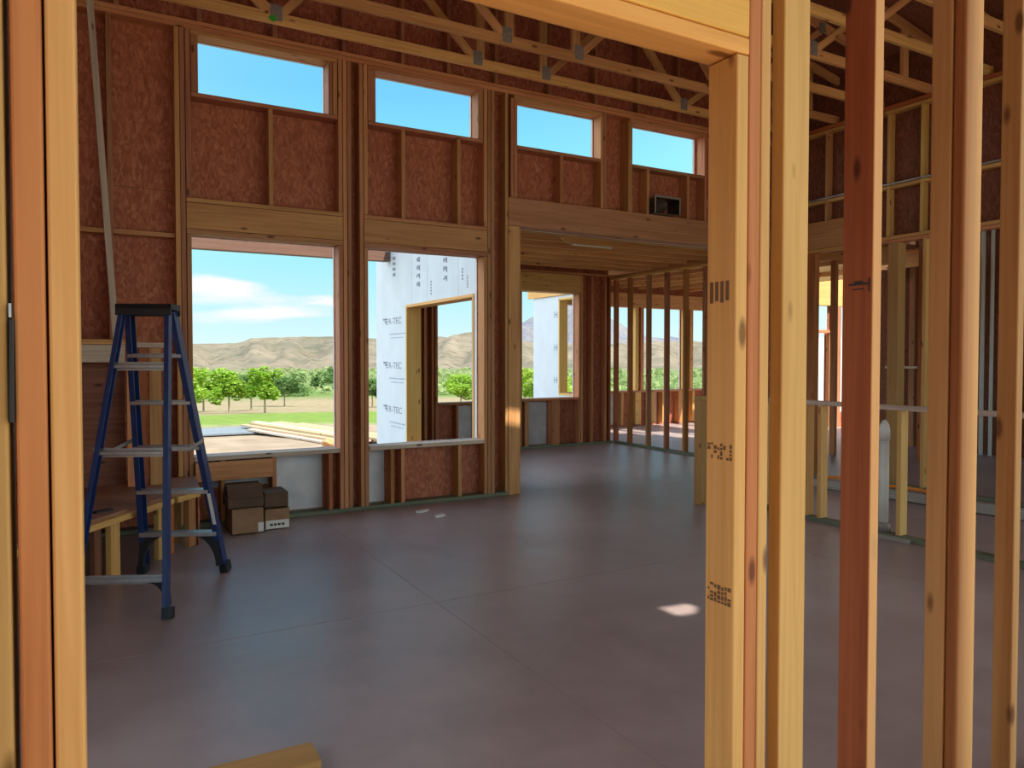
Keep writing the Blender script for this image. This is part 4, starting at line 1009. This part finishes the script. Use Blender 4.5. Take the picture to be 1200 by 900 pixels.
# uncounted scrub across the valley floor
rnd = random.Random(5); bm = bmesh.new()
for _ in range(1000):
    a = R(rnd.uniform(-12, 62)); d_ = 140 * (600 / 140) ** rnd.random()
    if any(abs(a - az(p_)) < .035 and abs(d_ - q_) < 22 for p_, q_ in ((378, 190), (342, 140), (395, 330))): continue
    x, y = d_ * math.sin(a), d_ * math.cos(a); z = gz(d_)
    h = rnd.uniform(.5, 1.9) * (1 if d_ < 300 else 1.5); w = h * rnd.uniform(1.0, 2.2)
    for _ in range(14):
        p = Vector((rnd.uniform(-1, 1), rnd.uniform(-1, 1), rnd.uniform(0, 1)))
        c = Vector((x + p.x * w, y + p.y * w, z + p.z * h * .8)); s = h * rnd.uniform(.5, .9)
        q = Matrix.Rotation(rnd.uniform(0, 6.28), 3, 'Z') @ Matrix.Rotation(rnd.uniform(.2, 1.4), 3, 'X')
        bm.faces.new([bm.verts.new(c + q @ Vector(v) * s) for v in ((-.5, -.4, 0), (.5, -.4, 0), (.5, .4, 0), (-.5, .4, 0))])
o = finish('undergrowth', mesh_from(bm, 'undergrowth'), leafy('scrub_green', (.27, .34, .13)))
o['kind'] = 'stuff'; o['label'] = 'green scrub spread over the valley floor below the hills'; o['category'] = 'shrubs'
# lumber pile
rnd = random.Random(3); base = Vector((4.05, 13.65, -.255)); dv = Vector((-.235, .972, 0)); sv = Vector((.972, .235, 0))
gz0 = -.258
k2 = 0
for layer, n_ in ((0, 9), (1, 7), (2, 4)):
    for i in range(n_):
        p0 = base + sv * (.19 * i + layer * .16 + rnd.uniform(-.008, .008)) + dv * rnd.uniform(-.25, .35); p0.z = gz0 + .022 + layer * .042
        p1 = p0 + dv.normalized() * rnd.uniform(3.6, 4.9)
        which = ['bottom', 'middle', 'top'][layer]
        T(member('lumber_board', p0, p1, .165, .038, sv, WOODP if (i + layer) % 3 else WOODW, None, .002), ORD[i] + ' board in the ' + which + ' layer of the lumber pile outside, from the sand side', 'board', 'boards in the lumber pile')
bm = bmesh.new(); bmesh.ops.create_icosphere(bm, subdivisions=3, radius=1)
for v in bm.verts: v.co = v.co * (1 + .25 * noise.noise(v.co * 1.7)); v.co = Vector((v.co.x * .14, v.co.y * .10, v.co.z * .085))
T(finish('stone', mesh_from(bm, 'stone'), ROCK, None, Matrix.Translation((3.80, 13.72, -.18))), 'small orange-brown stone at the near end of the lumber pile', 'stone')

# ------------------------------------------------------------------ sky, sun, camera
w = bpy.data.worlds.new('sky'); sc.world = w; w.use_nodes = True
nt = w.node_tree
for n_ in list(nt.nodes): nt.nodes.remove(n_)
out = N(nt, 'ShaderNodeOutputWorld'); bg = N(nt, 'ShaderNodeBackground'); nt.links.new(bg.outputs[0], out.inputs[0])
tc = N(nt, 'ShaderNodeTexCoord'); sp = N(nt, 'ShaderNodeSeparateXYZ'); nt.links.new(tc.outputs['Generated'], sp.inputs[0])
SKYS = .795; AUR = 1.9
sky = ramp(nt, sp.outputs[2], [(0.0, (.80, 1.0, 1.0)), (.05, (.62, .95, 1.0)), (.12, (.42, .90, 1.0)), (.25, (.28, .84, 1.0)), (.33, (.195, .66, 1.0)), (1.0, (.14, .50, .95))])
# clouds low over the hills
cv = N(nt, 'ShaderNodeMapping'); cv.inputs['Scale'].default_value = (9, 9, 44)
nt.links.new(tc.outputs['Generated'], cv.inputs[0])
cn = N(nt, 'ShaderNodeTexNoise'); cn.inputs['Scale'].default_value = 1.0; cn.inputs['Detail'].default_value = 6; cn.inputs['Roughness'].default_value = .55
nt.links.new(cv.outputs[0], cn.inputs['Vector'])
def cloud_blob(px, y, sx, sy):
    a = az(px); rel = a - YAW
    el = math.atan((419.2 - y) / FPX * math.cos(rel))
    c = Vector((math.sin(a) * math.cos(el), math.cos(a) * math.cos(el), math.sin(el)))
    sb = N(nt, 'ShaderNodeVectorMath', operation='SUBTRACT'); nt.links.new(tc.outputs['Generated'], sb.inputs[0]); sb.inputs[1].default_value = c
    ml = N(nt, 'ShaderNodeVectorMath', operation='MULTIPLY'); nt.links.new(sb.outputs[0], ml.inputs[0]); ml.inputs[1].default_value = (1 / sx, 1 / sx, 1 / sy)
    ln = N(nt, 'ShaderNodeVectorMath', operation='LENGTH'); nt.links.new(ml.outputs[0], ln.inputs[0])
    return math_(nt, 'MAXIMUM', math_(nt, 'SUBTRACT', 1.0, ln.outputs['Value']), 0.0)
tot = None
for args in ((236, 330, .055, .013), (275, 334, .05, .010), (255, 345, .10, .018), (365, 355, .075, .012), (395, 352, .05, .009), (330, 366, .09, .010), (270, 372, .08, .012)):
    b_ = cloud_blob(*args); tot = b_ if tot is None else math_(nt, 'ADD', tot, b_)
cf = math_(nt, 'MULTIPLY', tot, math_(nt, 'ADD', math_(nt, 'MULTIPLY', cn.outputs[0], 2.4), -.55))
cf = ramp(nt, cf, [(.10, (0, 0, 0)), (.55, (1, 1, 1))])
sky = mixc(nt, cf, sky, (1.0, 1.0, 1.0))
# unseen warm aureole added round the sun, behind the camera, as fill light
dt = N(nt, 'ShaderNodeVectorMath', operation='DOT_PRODUCT'); nt.links.new(tc.outputs['Generated'], dt.inputs[0]); dt.inputs[1].default_value = SUN
au = math_(nt, 'POWER', math_(nt, 'MAXIMUM', dt.outputs['Value'], 0.0), 5.0)
aum = N(nt, 'ShaderNodeVectorMath', operation='SCALE'); aum.inputs[0].default_value = (1.0, .80, .52); nt.links.new(math_(nt, 'MULTIPLY', au, AUR), aum.inputs[3])
def sky_fill(d_, pw, col, st):
    d_ = Vector(d_).normalized()
    q = N(nt, 'ShaderNodeVectorMath', operation='DOT_PRODUCT'); nt.links.new(tc.outputs['Generated'], q.inputs[0]); q.inputs[1].default_value = d_
    pw_ = math_(nt, 'POWER', math_(nt, 'MAXIMUM', q.outputs['Value'], 0.0), pw)
    v = N(nt, 'ShaderNodeVectorMath', operation='SCALE'); v.inputs[0].default_value = col; nt.links.new(math_(nt, 'MULTIPLY', pw_, st), v.inputs[3])
    r = N(nt, 'ShaderNodeVectorMath', operation='ADD'); nt.links.new(sky, r.inputs[0]); nt.links.new(v.outputs[0], r.inputs[1]); return r.outputs[0]
# unseen white glow added to the sky on either side as fill light
sky = sky_fill((-1, .35, .30), 3.4, (1.0, 1.0, 1.0), 3.4)
sky = sky_fill((1, -.35, .42), 4.0, (1.0, .98, .94), 2.2)
ads = N(nt, 'ShaderNodeVectorMath', operation='ADD'); nt.links.new(sky, ads.inputs[0]); nt.links.new(aum.outputs[0], ads.inputs[1]); sky = ads.outputs[0]
nt.links.new(sky, bg.inputs[0]); bg.inputs[1].default_value = SKYS
sl = bpy.data.lights.new('sun', 'SUN'); sl.energy = 6.6; sl.angle = R(.53); sl.color = (1.0, .93, .80)
so = bpy.data.objects.new('sun', sl); C.objects.link(so); so.rotation_euler = SUN.to_track_quat('Z', 'Y').to_euler()

cam = bpy.data.cameras.new('camera'); co = bpy.data.objects.new('camera', cam); C.objects.link(co); sc.camera = co
cam.sensor_width = 36; cam.sensor_fit = 'HORIZONTAL'; cam.lens = 36 * FPX / 1200
cam.shift_y = (440.84 - 450) / 1200
cam.clip_start = .05; cam.clip_end = 20000
co.location = (0, 0, 1.42); co.rotation_euler = (R(90 - 1.4413), 0, -YAW)
sc.view_settings.view_transform = 'Standard'; sc.view_settings.look = 'None'; sc.view_settings.gamma = 1; sc.view_settings.use_curve_mapping = False
sc.view_settings.exposure = 0.33
sc.cycles.max_bounces = 10; sc.cycles.diffuse_bounces = 6; sc.cycles.use_denoising = True
